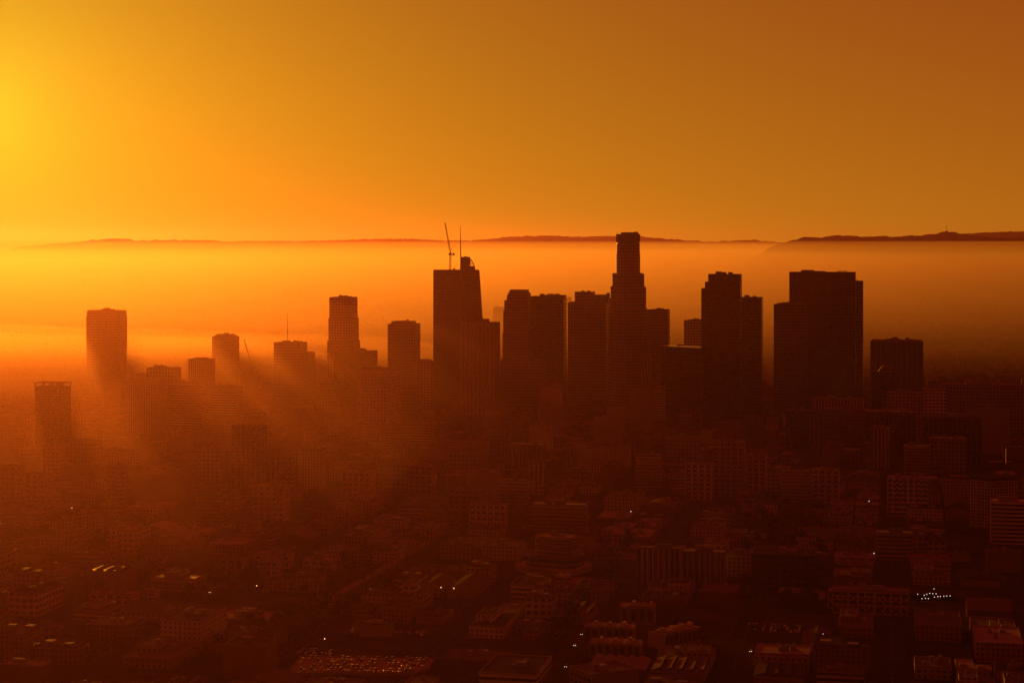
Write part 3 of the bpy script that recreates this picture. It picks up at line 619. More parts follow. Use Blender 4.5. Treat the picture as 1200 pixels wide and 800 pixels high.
MID = [  # xl, xr, ytop, D, style, ratio, name, label, phrase
 (695, 730, 489, 2500, 'plain', .5, 'block_building', 'blank pale block with a dark slot, left below the pale blank slab', 'slotted pale block'),
 (711, 732, 476, 2620, 'plain', .6, 'block_building', 'small pale block rising behind the slotted pale block', 'small pale block'),
 (671, 740, 521, 2300, 'punch', .6, 'office_block', 'wide stone block with pale cornice in the middle below the round-crowned tower', 'wide stone block'),
 (660, 678, 526, 2260, 'ribs', .7, 'office_block', 'narrow ribbed block at the left end of the wide stone block', 'narrow ribbed block'),
 (745, 775, 532, 2080, 'band', .5, 'apartment_tower', 'tall plain apartment slab with one lined column, above the paired traffic lights', 'lined apartment slab'),
 (780, 822, 512, 2250, 'granite', .6, 'office_block', 'dim dark block right of the lined apartment slab', 'dim dark block'),
 (836, 874, 517, 2030, 'punch_tan', .8, 'apartment_tower', 'broad brown tower block with a lit roof edge, centre right', 'brown tower block'),
 (875, 899, 532, 2050, 'punch', .7, 'apartment_tower', 'narrower punched-window block touching the right side of the brown tower block', 'narrow punched block'),
 (803, 836, 543, 2000, 'punch', .6, 'office_block', 'low grid-windowed block left of the brown tower block', 'low grid block'),
 (921, 950, 481, 2500, 'darkglass', .5, 'office_block', 'dark panel-fronted block, left of a row of three alike', 'left panel block'),
 (949, 966, 482, 2480, 'ribs_dark', .6, 'office_block', 'narrow pale-edged block in the middle of the row of three', 'middle panel block'),
 (966, 1017, 479, 2520, 'granite', .4, 'office_block', 'long dark block at the right end of the row of three', 'long panel block'),
 (952, 1012, 467, 2620, 'ribs', .4, 'office_block', 'pale ribbed podium block at the foot of the largest dark slab', 'ribbed podium'),
 (1016, 1072, 482, 2450, 'ribs_dark', .4, 'office_block', 'dark ribbed slab below the humped dark block', 'dark ribbed slab'),
 (1040, 1083, 460, 2650, 'grid', .5, 'office_block', 'mid-rise with dense window grid below the broad ribbed block', 'dense grid mid-rise'),
 (1083, 1109, 454.5, 2600, 'grid', .9, 'office_block', 'corner block with a two-sided window grid, right of the broad ribbed block', 'two-sided grid block'),
 (1105, 1215, 450.5, 2750, 'granite', .2, 'government_building', 'very long dark slab with a bright roofline at the right edge', 'very long slab'),
 (1132, 1182, 478.5, 2450, 'plain', .5, 'civic_hall', 'pale box with a lit roof edge and lit right wall, before the very long slab', 'pale lit box'),
 (1083, 1150, 488, 2330, 'ribs_dark', .4, 'office_block', 'wide ribbed block in front of the two-sided grid block', 'wide ribbed block'),
 (1020, 1044, 501, 2280, 'ribs', .6, 'apartment_tower', 'slim block with a dark central slot, below the dark ribbed slab', 'slim slotted block'),
 (1060, 1090, 522, 2150, 'band', .6, 'office_block', 'banded block below the wide ribbed block', 'low banded block'),
 (1090, 1132, 513, 2230, 'granite', .6, 'office_block', 'square dark block left of the drum building', 'square dark block'),
 (1040, 1087, 559, 1880, 'grid', .5, 'office_block', 'broad grid-fronted block left of a dark gap, right of centre', 'broad grid block'),
 (952, 984, 550, 1980, 'punch', .6, 'office_block', 'flat dim block under the row of three, right of centre', 'flat dim block'),
 (915, 950, 551, 1960, 'band', .5, 'office_block', 'dim low banded block beside the flat dim block', 'dim banded block'),
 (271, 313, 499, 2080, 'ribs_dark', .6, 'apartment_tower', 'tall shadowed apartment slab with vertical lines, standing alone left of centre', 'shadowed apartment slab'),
 (317, 347, 535, 2050, 'grid', .6, 'office_block', 'grid-fronted block right of the shadowed apartment slab', 'grid neighbour block'),
 (350, 382, 527.5, 2100, 'punch', .6, 'office_block', 'tall-windowed block right of the grid neighbour block', 'tall-windowed block'),
 (296, 340, 568, 1840, 'punch', .6, 'apartment_block', 'square pale block with two roof huts in front of the shadowed apartment slab', 'square pale block'),
 (229, 265, 568, 1830, 'band', .5, 'office_block', 'pale block with ribbon windows left of the square pale block', 'ribbon-window block'),
 (232, 264, 526, 2150, 'grid', .6, 'office_block', 'hazy grid block between the shadowed slab and the smoke-lit blocks', 'hazy grid block'),
 (155, 228, 554, 1980, 'plain_tan', .5, 'warehouse', 'very wide blank building with a bright roof edge, left of the ribbon-window block', 'wide blank building'),
 (125, 150, 545, 1950, 'grid', .5, 'apartment_tower', 'slim block with a dense dark window grid left of the wide blank building', 'slim grid block'),
 (30, 61, 555, 1930, 'punch', .7, 'apartment_tower', 'pale tower block with small windows near the left edge', 'pale tower block'),
 (0, 32, 546, 1990, 'punch_tan', .6, 'apartment_tower', 'hazy tower block cut by the left edge', 'edge tower block'),
 (50, 76, 519, 2180, 'grid', .7, 'apartment_tower', 'hazy grid block behind the pale tower block', 'hazy rear block'),
 (82, 120, 516, 2300, 'granite', .7, 'office_block', 'dim block in bright haze right of the hazy rear block', 'dim haze block'),
 (118, 172, 528, 2200, 'punch', .5, 'office_block', 'wide hazy block behind the slim grid block', 'wide hazy block'),
 (585, 620, 562, 1890, 'band', .5, 'office_block', 'bright-fronted ribbon-window block in the middle of the picture', 'bright ribbon block'),
 (546, 587, 552, 1950, 'plain', .7, 'warehouse', 'blank box with a sloping roof edge left of the bright ribbon block', 'blank box'),
 (525, 568, 573, 1860, 'brick', .6, 'apartment_block', 'dark brick block with tall windows left of the bright ribbon block', 'tall-window brick block'),
 (550, 595, 590, 1800, 'punch', .3, 'low_building', 'long low pale building with square windows under the brick block', 'long low pale building'),
 (622, 690, 590, 1790, 'band', .4, 'parking_structure', 'low striped parking structure right of the long low pale building', 'striped parking structure'),
 (620, 638, 541, 2040, 'grid', .6, 'apartment_block', 'small bright-framed block behind the bright ribbon block', 'small framed block'),
 (596, 640, 520, 2280, 'ribs', .5, 'office_block', 'ribbed stone block under the gabled stone tower', 'ribbed stone block'),
 (440, 486, 541, 2080, 'granite', .7, 'office_block', 'dark block with a bright roof edge below the wide banded building', 'bright-edged dark block'),
 (478, 512, 545, 2050, 'punch_tan', .7, 'office_block', 'ornate brown block with a heavy cornice beside the bright-edged dark block', 'ornate brown block'),
 (526, 568, 528, 2180, 'granite', .7, 'office_block', 'square dim block with small roof tank, centre', 'square dim block'),
 (400, 440, 552, 2020, 'punch', .6, 'office_block', 'hazy low block below the wide banded building, left side', 'hazy low block'),
 (510, 574, 515, 2350, 'punch', .3, 'office_block', 'long pale low block below the ribbed tower', 'long pale low block'),
 (570, 600, 508, 2400, 'granite', .6, 'office_block', 'dark cube below the right side of the ribbed tower', 'dark cube'),
 (620, 648, 498, 2450, 'punch', .6, 'office_block', 'stepped pale block left below the gabled stone tower', 'stepped pale block'),
 (746, 801, 641, 1500, 'ribs', .35, 'apartment_tower', 'long apartment slab with a blank pale end wall, right of the street corridor', 'blank-ended apartment slab'),
 (800, 851, 645, 1510, 'ribs', .5, 'apartment_tower', 'second apartment slab with a lit roof, right of the blank-ended one', 'lit-roof apartment slab'),
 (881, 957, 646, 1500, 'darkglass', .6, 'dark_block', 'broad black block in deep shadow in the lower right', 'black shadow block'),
 (1028, 1069, 623, 1620, 'band', .6, 'office_block', 'banded cube with pale end wall in the lower right', 'banded cube'),
 (1110, 1136, 650, 1610, 'plain', .8, 'block_building', 'plain extension at the right end of the red-banded building', 'plain extension'),
 (1155, 1196, 646, 1560, 'plain', .7, 'block_building', 'blank block with banded right side under the two right-edge office blocks', 'blank corner block'),
 (105, 163, 694, 1420, 'punch', .45, 'office_block', 'pale three-storey office with bright skylight strips behind its roof, lower left', 'skylight office'),
 (163, 187, 692, 1430, 'punch', .9, 'office_block', 'side wing with square windows at the right end of the skylight office', 'square-window wing'),
 (304, 330, 655, 1530, 'punch', .7, 'apartment_block', 'bright-framed block with big square windows, lower left of centre', 'big-window block'),
 (298, 345, 648, 1580, 'punch', .5, 'apartment_block', 'long block behind the big-window block with lit roof patches', 'lit-roof long block'),
 (257, 290, 654, 1560, 'punch', .5, 'low_building', 'arcaded low building with a pale roof left of the big-window block', 'arcaded low building'),
 (355, 395, 655, 1550, 'punch', .5, 'low_building', 'two-storey building with paired windows right of the big-window block', 'paired-window building'),
 (130, 158, 651, 1580, 'punch', .5, 'apartment_block', 'pale block with stacked windows between two darker ones, left', 'stacked-window block'),
 (171, 196, 652, 1580, 'punch_tan', .6, 'apartment_block', 'dark-fronted block with a white window frame corner, left', 'white-cornered block'),
 (84, 128, 647, 1590, 'band', .4, 'office_block', 'long banded block left of the stacked-window block', 'long banded block'),
 (177, 241, 675, 1480, 'band', .6, 'warehouse', 'banded warehouse with rounded look right of the skylight office', 'banded warehouse'),
 (262, 325, 752, 1180, 'plain_tan', .9, 'block_building', 'square windowless block with cluttered roof at the bottom left of centre', 'square windowless block'),
 (0, 37, 736, 1270, 'punch', .8, 'apartment_block', 'pale corner block with tall windows at the left edge', 'pale corner block'),
 (38, 75, 733, 1290, 'brick', .6, 'low_building', 'brick block with a pale cornice right of the pale corner block', 'corniced brick block'),
 (225, 330, 722, 1370, 'plain', .5, 'warehouse', 'wide low warehouse with patchy pale roof left of centre', 'patchy-roofed warehouse'),
 (358, 400, 700, 1420, 'punch', .5, 'low_building', 'cream building with a row of dark tall windows, lower left of centre', 'row-window building'),
 (515, 563, 666, 1560, 'brick', .5, 'old_brick_building', 'red brick shell with open window holes and three street lamps in front', 'red brick shell'),
 (480, 515, 671, 1560, 'plain_tan', .6, 'low_building', 'pale low box at the left end of the red brick shell', 'pale low box'),
 (415, 462, 731, 1300, 'plain', .5, 'warehouse', 'grey warehouse with a long dark roof behind the parking deck', 'long-roofed warehouse'),
 (970, 1003, 692, 1400, 'punch', .7, 'apartment_block', 'stacked-window block below the black shadow block, lower right', 'shadowed window block'),
 (976, 1064, 690, 1380, 'punch_tan', .3, 'apartment_block', 'long apartment block with bay columns left of the lit roof deck', 'bay-columned block'),
 (0, 60, 777, 1150, 'plain_tan', .5, 'warehouse', 'dark flat warehouse in the bottom left corner', 'corner warehouse'),
]
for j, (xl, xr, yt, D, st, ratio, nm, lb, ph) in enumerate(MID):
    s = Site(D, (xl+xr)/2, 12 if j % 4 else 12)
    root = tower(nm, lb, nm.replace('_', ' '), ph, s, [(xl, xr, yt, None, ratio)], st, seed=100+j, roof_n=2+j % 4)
    hw, hd, z1 = s.w/2, s.d/2, s.z(yt)
    if st == 'band' and D < 2600:            # real spandrel bands
        root.children[0].data.materials[0] = FAC['smooth']
        n = max(2, int(z1/3.8))
        for k in range(n):
            b = MB(); zz = (k+.75)*z1/n; b.prism(rect(2*hw+.7, 2*hd+.7), rect(2*hw+.7, 2*hd+.7), zz, zz+1.1, bottom=True); b.build('floor_band', M['stone'], root)
    elif st == 'ribs' and D < 2600:
        root.children[0].data.materials[0] = FAC['smooth']
        n = max(4, int(2*hw/5))
        for k in range(n+1):
            b = MB(); x_ = -hw+.5+(2*hw-1)*k/n; b.box(x_-.4, x_+.4, -hd-.7, -hd-.01, 0, z1); b.build('pier', M['stone'], root)
    elif D < 2100 and st in ('punch', 'punch_tan', 'brick', 'grid'):
        root.children[0].data.materials[0] = FAC[{'punch': 'plain', 'grid': 'plain', 'punch_tan': 'plain_tan', 'brick': 'plain_dark'}[st]]
        cols = max(3, int(2*hw/6.0)); rows = max(2, int((z1-1.5)/4.6)); 
        while cols*rows > 70: cols = max(3, cols-1); rows = rows if cols > 3 else rows-1
        me0 = None
        for a in range(cols):
            for c in range(rows):
                if me0 is None:
                    b = MB(); ww = min(1.9, .3*2*hw/cols); hh = min(1.3, .28*z1/rows)
                    b.box(-ww, ww, -.22, 0, -hh-.25, -hh, 1); b.box(-ww, ww, -.06, 0, -hh+.01, hh, 0); o = b.build('window', [M['glass'], M['white']], root); me0 = o.data
                else:
                    o = bpy.data.objects.new('window', me0); C.objects.link(o); o.parent = root
                o.location = (-hw+2*hw*(a+.5)/cols, -hd-.012, z1*(c+.55)/rows)

# ---- particular buildings of the lower city
def bands(root, poly, z0, z1, n, m, name='floor_band', grow=1.012, h=1.2):
    for k in range(n):
        zz = z0+(k+.6)*(z1-z0)/n; p = scale(poly, grow); b = MB(); b.prism(p, p, zz, zz+h, bottom=True); b.build(name, m, root)
# bent grid-fronted slab and banded block at the right edge
s = Site(1800, 1164, 12); root = tag(empty('office_building', (s.x, s.D, 0), -R(12)), 'curved office building with a white window grid and dark roof lip near the right edge', 'office building')
k_ = s.D/F; z1 = s.z(562); PL = [(-26*k_, -4), (-4*k_, -14), (27*k_, 2), (27*k_, 20), (-20*k_, 20)]
b = MB(); b.prism(PL, PL, 0, z1); b.build('wall', M['glass'], root)
p2 = scale(PL, 1.02); b = MB(); b.prism(p2, p2, z1+.02, z1+3.2, bottom=True); b.build('roof', M['roof_dark'], root)
for k in range(15):
    b = MB(); zz = 2+k*(z1-3)/14; p3 = scale(PL, 1.015); b.prism(p3, p3, zz, zz+1.15, bottom=True); b.build('floor_slab', M['white'], root)
for (xa, ya), (xb, yb), n in ((PL[0], PL[1], 7), (PL[1], PL[2], 9)):
    for k in range(n+1):
        x_, y_ = xa+(xb-xa)*k/n, ya+(yb-ya)*k/n; b = MB(); b.bar((x_, y_-.35, 0), (x_, y_-.35, z1), .6, 4); b.build('pier', M['white'], root)
MARKS.append((1164, 1800, 'curved grid building')); FOOT.append((s.x, s.D, 34))
s = Site(1690, 1186, 12); root = tag(empty('office_building', (s.x, s.D, 0), -R(12)), 'office block striped with white floor bands, cut by the right edge', 'office building')
A_ = s.rect(1161, 1215, .5); z1 = s.z(587); b = MB(); b.prism(A_, A_, 0, z1); b.build('wall', M['glass'], root); bands(root, A_, 0, z1, 11, M['white'], grow=1.01, h=1.9)
roof_kit(root, A_, z1+.02, 4, 2); b = MB(); q_ = s.rect(1170, 1193, .3); b.prism(q_, q_, z1+.2, z1+4.5); b.build('penthouse', M['concrete'], root)
MARKS.append((1186, 1690, 'striped edge block')); FOOT.append((s.x, s.D, 34))
s = Site(1600, 1087, 12); root = tag(empty('office_building', (s.x, s.D, 0), -R(12)), 'low building with dark red floor bands in two bays, lower right', 'office building')
A_ = s.rect(1063, 1110, .4); z1 = s.z(651); b = MB(); b.prism(A_, A_, 0, z1); b.build('wall', M['glass'], root)
hw, hd = s.w/2, s.d/2
for bx in (0, 1):
    x0, x1 = (-hw+.3, -.7) if bx == 0 else (.7, hw-.3)
    for k in range(5):
        b = MB(); b.box(x0, x1, -hd-.4, -hd-.01, 1+k*z1/5, 2.8+k*z1/5); b.build('spandrel', M['red'], root)
roof_kit(root, A_, z1+.02, 5, 3); MARKS.append((1087, 1600, 'red-banded building')); FOOT.append((s.x, s.D, 26))
# stepped banded building
s = Site(1560, 655, 28); root = tag(empty('stepped_office_building', (s.x, s.D, 0), -R(28)), 'broad stepped building with overhanging dark bands, wider towards its foot, below centre', 'office building')
for (xl, xr, zt, nb_, nm, ra) in ((598, 700, s.z(662), 3, 'base_tier', .8), (612, 690, s.z(648), 2, 'lower_tier', .8), (624, 681, s.z(628), 6, 'wall', .75)):
    A_ = s.rect(xl, xr, ra, 'octo', c=.22); b = MB(); b.prism(A_, A_, 0, zt); b.build(nm, M['glass'], root)
    z_lo = 0 if nm == 'base_tier' else (s.z(662) if nm == 'lower_tier' else s.z(650))
    bands(root, A_, z_lo, zt, nb_, M['stone'], grow=1.03, h=1.5)
    roof_kit(root, A_, zt+.02, int(xl), 2 if nm == 'wall' else 0, name='roof' if nm == 'wall' else 'tier_roof')
MARKS.append((655, 1560, 'stepped banded building')); FOOT.append((s.x, s.D, 42))
# lit roof deck
s = Site(1430, 1094, 12); root = tag(empty('parking_structure', (s.x, s.D, 0), -R(12)), 'dark parking structure whose roof deck carries rows of bright white lamps, lower right', 'car park')
A_ = s.rect(1068, 1122, .6); zdeck = s.z(706); b = MB(); b.prism(A_, A_, 0, zdeck); b.build('wall', FAC['plain_dark'], root); roof_kit(root, A_, zdeck+.02, 6, 1); bands(root, A_, 0, zdeck, 3, M['concrete'], grow=1.01)
MARKS.append((1094, 1430, 'lamp-lit roof deck')); FOOT.append((s.x, s.D, 32))
LAMPS = []
def roof_lamp(x, y, z, label, group, h=3.5, m='cold_lamp', name='floodlight', r=.24):
    rt = tag(empty(name, (x, y, z)), label, 'lamp', group)
    b = MB(); b.bar((0, 0, 0), (0, 0, h), .09, 6); b.build('pole', M['steel'], rt)
    b = MB(); b.prism(octo(r*2, r*2, r*.5), octo(r*1.6, r*1.6, r*.4), h-.05, h+r*1.3, bottom=True); b.build('lamp_head', M[m], rt)
    return rt
for px, py in ((1075.5, 701), (1083, 702), (1086, 701), (1089.5, 700.2), (1093, 700.5), (1097, 700.6), (1080.5, 705), (1084.5, 704.8), (1088, 704.9), (1095, 703.6), (1099, 703.2), (1102, 703), (1106, 702.8), (1109.5, 702.6), (1094.5, 696), (1113.5, 702.5)):
    dy = (705-py)*4.5; D_ = s.D-12+dy
    roof_lamp(gx(px, D_), D_, zdeck+.2, 'small white lamp on a pole, on the dark roof deck at lower right', 'lamps on the lit roof deck', 3)
# curved parking deck with parked cars
def car(x, y, z, rz, k, label, group, lit=False):
    pr = CARS[(k, lit)]; r = None
    for o in pr:
        c = o.copy(); C.objects.link(c)
        if r is None:
            r = c; r.location = (x, y, z); r.rotation_euler.z = rz; r['label'] = label; r['group'] = group
        else: c.parent = r
    return r
CARS = {}
def make_car(k, lit):
    rt = tag(empty('parked_car' if not lit else 'car', (0, -400-8*k-40*lit, .02)), 'car', 'car'); van = k in (2, 3)
    L, W_, H_ = (4.7, 1.85, .78) if not van else (5.0, 1.95, .95)
    b = MB(); prof = [(-L/2, .28), (-L/2, .62), (-L/2+.15, H_-.05), (-L*.22, H_), (L*.34, H_+.02), (L/2-.1, H_-.02), (L/2, .6), (L/2, .28)]
    for sy in (-1, 1):
        pts = [(x_, sy*W_/2, z_) for x_, z_ in prof]; b.poly(pts if sy < 0 else pts[::-1])
    for i in range(len(prof)):
        (xa, za), (xb, zb) = prof[i], prof[(i+1) % len(prof)]; b.poly([(xa, -W_/2, za), (xa, W_/2, za), (xb, W_/2, zb), (xb, -W_/2, zb)])
    o1 = b.build('body', CAR[k], rt)
    b = MB(); top = 1.42 if not van else 1.8
    lo = [(-L*.2, -W_/2+.05), (L*.4, -W_/2+.05), (L*.4, W_/2-.05), (-L*.2, W_/2-.05)]; hi = [(-L*.04, -W_/2+.22), (L*.27, -W_/2+.22), (L*.27, W_/2-.22), (-L*.04, W_/2-.22)]
    b.prism(lo, hi, H_-.01, top-.04, caps=False); o2 = b.build('window', M['glass'], rt)
    b = MB(); b.prism(scale(hi, 1.0), [(x_*.96, y_*.9) for x_, y_ in hi], top-.035, top+.02); o3 = b.build('car_roof', CAR[k], rt)
    os_ = [rt, o1, o2, o3]
    wm = None
    for wx in (-L*.31, L*.3):
        for sy in (-1, 1):
            if wm is None: b = MB(); b.bar((0, -.11, 0), (0, .11, 0), .33, 12); o = b.build('wheel', M['tyre'], rt); wm = o.data
            else: o = bpy.data.objects.new('wheel', wm); C.objects.link(o); o.parent = rt
            o.location = (wx, sy*(W_/2-.1), .33); os_.append(o)
    if lit:
        for sy in (-1, 1):
            b = MB(); b.prism(rect(.12, .3, -L/2-.03, sy*.62), rect(.12, .3, -L/2-.03, sy*.62), .52, .74, bottom=True); os_.append(b.build('headlight', M['headlight'], rt))
    CARS[(k, lit)] = os_
for k in range(5): make_car(k, False)
make_car(0, True); make_car(1, True)
s = Site(1200, 425, 12); zd = s.z(779)
root = tag(empty('parking_deck', (s.x, s.D, 0), -R(4)), 'long curved parking deck packed with glinting cars at the bottom, left of centre', 'car park')
def arcband(r0, r1, a0, a1, n=20): 
    return [(r1*math.cos(a0+(a1-a0)*i/n), r1*math.sin(a0+(a1-a0)*i/n)) for i in range(n+1)]+[(r0*math.cos(a1-(a1-a0)*i/n), r0*math.sin(a1-(a1-a0)*i/n)) for i in range(n+1)]
hw = 46.0; dk = 24.0
def deck_poly(g=0): return [(-hw-g, -dk-4-g), (-hw*.3, -dk-g), (hw*.4, -dk-g+.5), (hw*.85+g, -dk+5-g), (hw+g, -dk+14), (hw+g, dk+g), (-hw-g, dk+g)]
A_ = deck_poly(); b = MB(); b.prism(scale(A_, .97), scale(A_, .97), 0, zd-1); b.build('core', FAC['plain_dark'], root)
for k in range(4):
    zz = zd-1-k*3.1; p = deck_poly(.3*0); b = MB(); b.prism(p, p, zz, zz+1.0-.001*k, bottom=True); b.build('deck_slab', M['concrete'], root)
    n = len(p); b = MB(); q_ = scale(p, .985)
    for i in range(n):
        j = (i+1) % n; b.poly([(*p[i], zz+1), (*p[j], zz+1), (*p[j], zz+1.9), (*p[i], zz+1.9)]); b.poly([(*q_[j], zz+1), (*q_[i], zz+1), (*q_[i], zz+1.9), (*q_[j], zz+1.9)]); b.poly([(*p[i], zz+1.9), (*p[j], zz+1.9), (*q_[j], zz+1.9), (*q_[i], zz+1.9)])
    b.build('railing', M['concrete'], root)
MARKS.append((425, 1200, 'curved parking deck')); FOOT.append((s.x, s.D, 52)); FOOT.append((s.x-25, s.D, 35)); FOOT.append((s.x+25, s.D, 35))
ca, sa = math.cos(-R(4)), math.sin(-R(4))
for row, yy in enumerate((-20, -13.5, -4.5, 2.5, 11.5, 18.5)):
    for i in range(26):
        if rnd.random() < .38: continue
        xx = -hw+4+i*3.3+rnd.uniform(-.5, .5)
        if xx > hw-9 and yy < -8: continue
        car(s.x+xx*ca-yy*sa, s.D+xx*sa+yy*ca, zd+.02, -R(4)+math.pi/2*(1 if row % 2 else -1), rnd.choice((0, 0, 1, 2, 2, 3, 4)), 'parked car on the long curved parking deck at the bottom, left of centre', 'cars on the curved parking deck')
# ground car parks
def lot(px, py, nx, ny, phrase, grp, fill=.75, ang=12, dx=2.9, dy=9.5):
    D_ = gd(py); x0, y0 = gx(px, D_), D_; c_, s_ = math.cos(-R(ang)), math.sin(-R(ang)); n = 0
    [FOOT.append((x0+k_*nx*dx*.25*c_, y0+k_*nx*dx*.25*s_, max(9, ny*dy*.42))) for k_ in (-2, -1, 0, 1, 2)]
    for j in range(ny):
        for i in range(nx):
            if rnd.random() > fill: continue
            xx, yy = (i-nx/2)*dx+rnd.uniform(-.2, .2), (j-ny/2)*dy
            car(x0+xx*c_-yy*s_, y0+xx*s_+yy*c_, .16, -R(ang)+math.pi/2*(1 if j % 2 else -1), rnd.choice((0, 0, 1, 2, 3, 4)), phrase, grp); n += 1
lot(262, 616, 42, 3, 'parked car in the long open car park left of centre, under the square pale block', 'cars in the long open car park')
lot(210, 667, 10, 2, 'parked car beside the banded warehouse in the lower left', 'cars beside the banded warehouse')
lot(458, 740, 20, 2, 'parked car in the row just behind the curved parking deck', 'cars behind the curved parking deck')
lot(80, 757, 12, 2, 'parked car in the yard near the bottom left corner', 'cars in the bottom left yard')
lot(376, 763, 9, 2, 'parked car left of the curved parking deck, under the cream building', 'cars left of the curved deck')
lot(905, 735, 16, 3, 'parked car in the dim open lot below the black shadow block', 'cars in the dim open lot', .6)
lot(640, 618, 14, 2, 'parked car by the striped parking structure in the middle', 'cars by the striped parking structure')
# cars with lit headlights coming down the streets
for px, py, k, ph in ((646.5, 745, 0, 'car with lit headlights on the wide street left of the terraced rows'), (682, 743, 1, 'second lit car beside the terraced rows, right of the street'),
  (663.5, 781, 1, 'car with lit headlights nearest the bottom edge on the wide street'), (674, 756, 0, 'car with lit headlights half way along the terraced rows'),
  (880, 763, 0, 'car with lit headlights in the dark streets at bottom right, left one'), (912.5, 756, 1, 'car with lit headlights in the dark streets at bottom right, right one'),
  (247, 694, 0, 'car with lit headlights by the corner of the patchy-roofed warehouse')):
    D_ = gd(py); c_ = car(gx(px, D_), D_, .03, -R(12)+math.pi/2, k, ph, 'cars with lit headlights'); bpy.data.objects.remove(c_, do_unlink=True) if False else None
    for ch in [q for q in C.objects if q.parent == c_]: bpy.data.objects.remove(ch, do_unlink=True)
    for o in CARS[(k, True)][1:]:
        q = o.copy(); C.objects.link(q); q.parent = c_
for os_ in CARS.values():
    for o in os_: bpy.data.objects.remove(o, do_unlink=True)
# street lamps
def street_lamp(px, py, label, m='lamp', h=8.5, r=.27):
    D_ = (HC-h)*F/(py-HOR); rt = tag(empty('street_lamp', (gx(px, D_), D_, 0.02), -R(12)), label, 'street lamp', 'lit street lamps')
    b = MB(); b.bar((0, 0, 0), (0, 0, h), .14, 8, .09); b.build('pole', M['steel'], rt)
    b = MB(); b.bar((0, 0, h), (-1.4, -.6, h+.35), .07); b.build('arm', M['steel'], rt)
    b = MB(); b.prism(octo(r*2, r*2, r*.6, -1.4, -.6), octo(r*1.4, r*1.4, r*.4, -1.4, -.6), h-.2, h+.5, bottom=True); b.build('lamp_head', M[m], rt)
for px, py, lb, m in ((133, 583, 'lit lamp below the slim grid block, upper left one of two', 'lamp'), (141.5, 589, 'lit lamp below the slim grid block, lower right one of two', 'lamp'),
  (740.3, 590, 'upper of two bright white lamps stacked right of centre', 'cold_lamp'), (741, 599, 'lower of two bright white lamps stacked right of centre', 'cold_lamp'),
  (1020, 587, 'lone white lamp left of the broad grid block', 'cold_lamp'), (1086, 443, 'lone lamp above the two-sided grid block', 'lamp'), (1136, 468, 'orange lamp against the very long slab', 'lamp'),
  (1180.5, 502, 'white lamp below the pale lit box', 'cold_lamp'), (303, 686, 'lit lamp under the big-window block', 'lamp'), 
  (519, 688, 'left of three lamps before the red brick shell', 'lamp'), (534, 689, 'middle of three lamps before the red brick shell', 'lamp'), (549.5, 689, 'right of three lamps before the red brick shell', 'lamp'),
  (436, 690, 'lit lamp by the pale arched viaduct', 'lamp'), (444, 702, 'faint lamp just below the one by the viaduct', 'lamp'), (967, 743, 'lone white lamp in the dark lower right', 'cold_lamp'),
  (1026, 648, 'faint lamp at the left foot of the banded cube', 'cold_lamp'), (535, 599, 'tiny lamp under the tall-window brick block', 'lamp'), 
  (86, 595, 'right lamp in the haze over the white flats', 'lamp'), 
  (383, 748, 'bright lamp by the roofs above the left end of the parking deck', 'lamp')):
    street_lamp(px, py, lb, m)
# viaduct
D0, D1 = gd(706), gd(666); x0, x1 = gx(398, D0), gx(466, D1)
L = math.hypot(x1-x0, D1-D0); root = tag(empty('viaduct', (x0, D0, 0), math.atan2(D1-D0, x1-x0)), 'long pale arched viaduct running back towards the city, left of centre', 'bridge')
b = MB(); b.box(0, L, -4, 4, 6.5, 7.6); b.build('road_deck', M['concrete'], root)
n = 18
for k in range(n+1):
    b = MB(); x_ = L*k/n; b.box(x_-.6, x_+.6, -3.6, 3.6, 0, 6.49, bottom=False); b.build('pier', M['concrete'], root)
for sy in (-1, 1):
    b = MB(); b.box(0, L, sy*3.9-.12, sy*3.9+.12, 7.61, 8.7); b.build('parapet', M['concrete'], root)
for k in range(1, 6): FOOT.append((x0+(x1-x0)*k/6, D0+(D1-D0)*k/6, 14))
MARKS.append((432, (D0+D1)/2, 'arched viaduct'))
# terraced rows with party-wall fins
def terrace(xl, xr, py, turn, n, label, phrase, depth=16, h=10):
    D_ = gd(py); s = Site(D_, (xl+xr)/2, turn); root = tag(empty('terraced_row', (s.x, s.D, 0), -s.turn), label, 'terraced houses', 'terraced rows by the street')
    W_ = (xr-xl)/F*D_/math.cos(s.rho)
    for k in range(n):
        x0 = -W_/2+W_*k/n; w_ = W_/n; hh = h+(k % 3)*.35
        b = MB(); b.prism(rect(w_-.02, depth, x0+w_/2, 0), rect(w_-.02, depth, x0+w_/2, 0), 0, hh); b.build('house_unit', FAC['plain'], root)
        b = MB(); b.box(x0-.25, x0+.25, -depth/2-1.0, depth/2+.4, 0, hh+.35, bottom=False); b.build('fin_wall', M['stone'], root)
        b = MB(); b.box(x0+w_*.25, x0+w_*.8, -depth/2-.1, -depth/2+.02, hh*.2, hh*.85); b.build('window', M['glass'], root)
        if k % 2: b = MB(); b.box(x0+w_*.3, x0+w_*.7, -2, 3, hh+.01, hh+2.4); b.build('roof_hut', M['white'], root)
    MARKS.append(((xl+xr)/2, D_, phrase)); FOOT.append((s.x, s.D, W_*.55))
terrace(692, 752, 768, 10, 7, 'front terraced row of pale houses with upright fin walls, right of the wide street', 'front terraced row')
terrace(686, 744, 747, 10, 7, 'second terraced row directly behind the front row of finned houses', 'second terraced row', 14, 9)
terrace(728, 768, 730, 10, 4, 'short taller terrace with roof huts behind the second finned row', 'short taller terrace', 14, 14)
s_t = terrace(770, 812, 755, -42, 8, 'slanting terrace of finned houses running back to the right of the front row', 'slanting terrace', 15, 11)
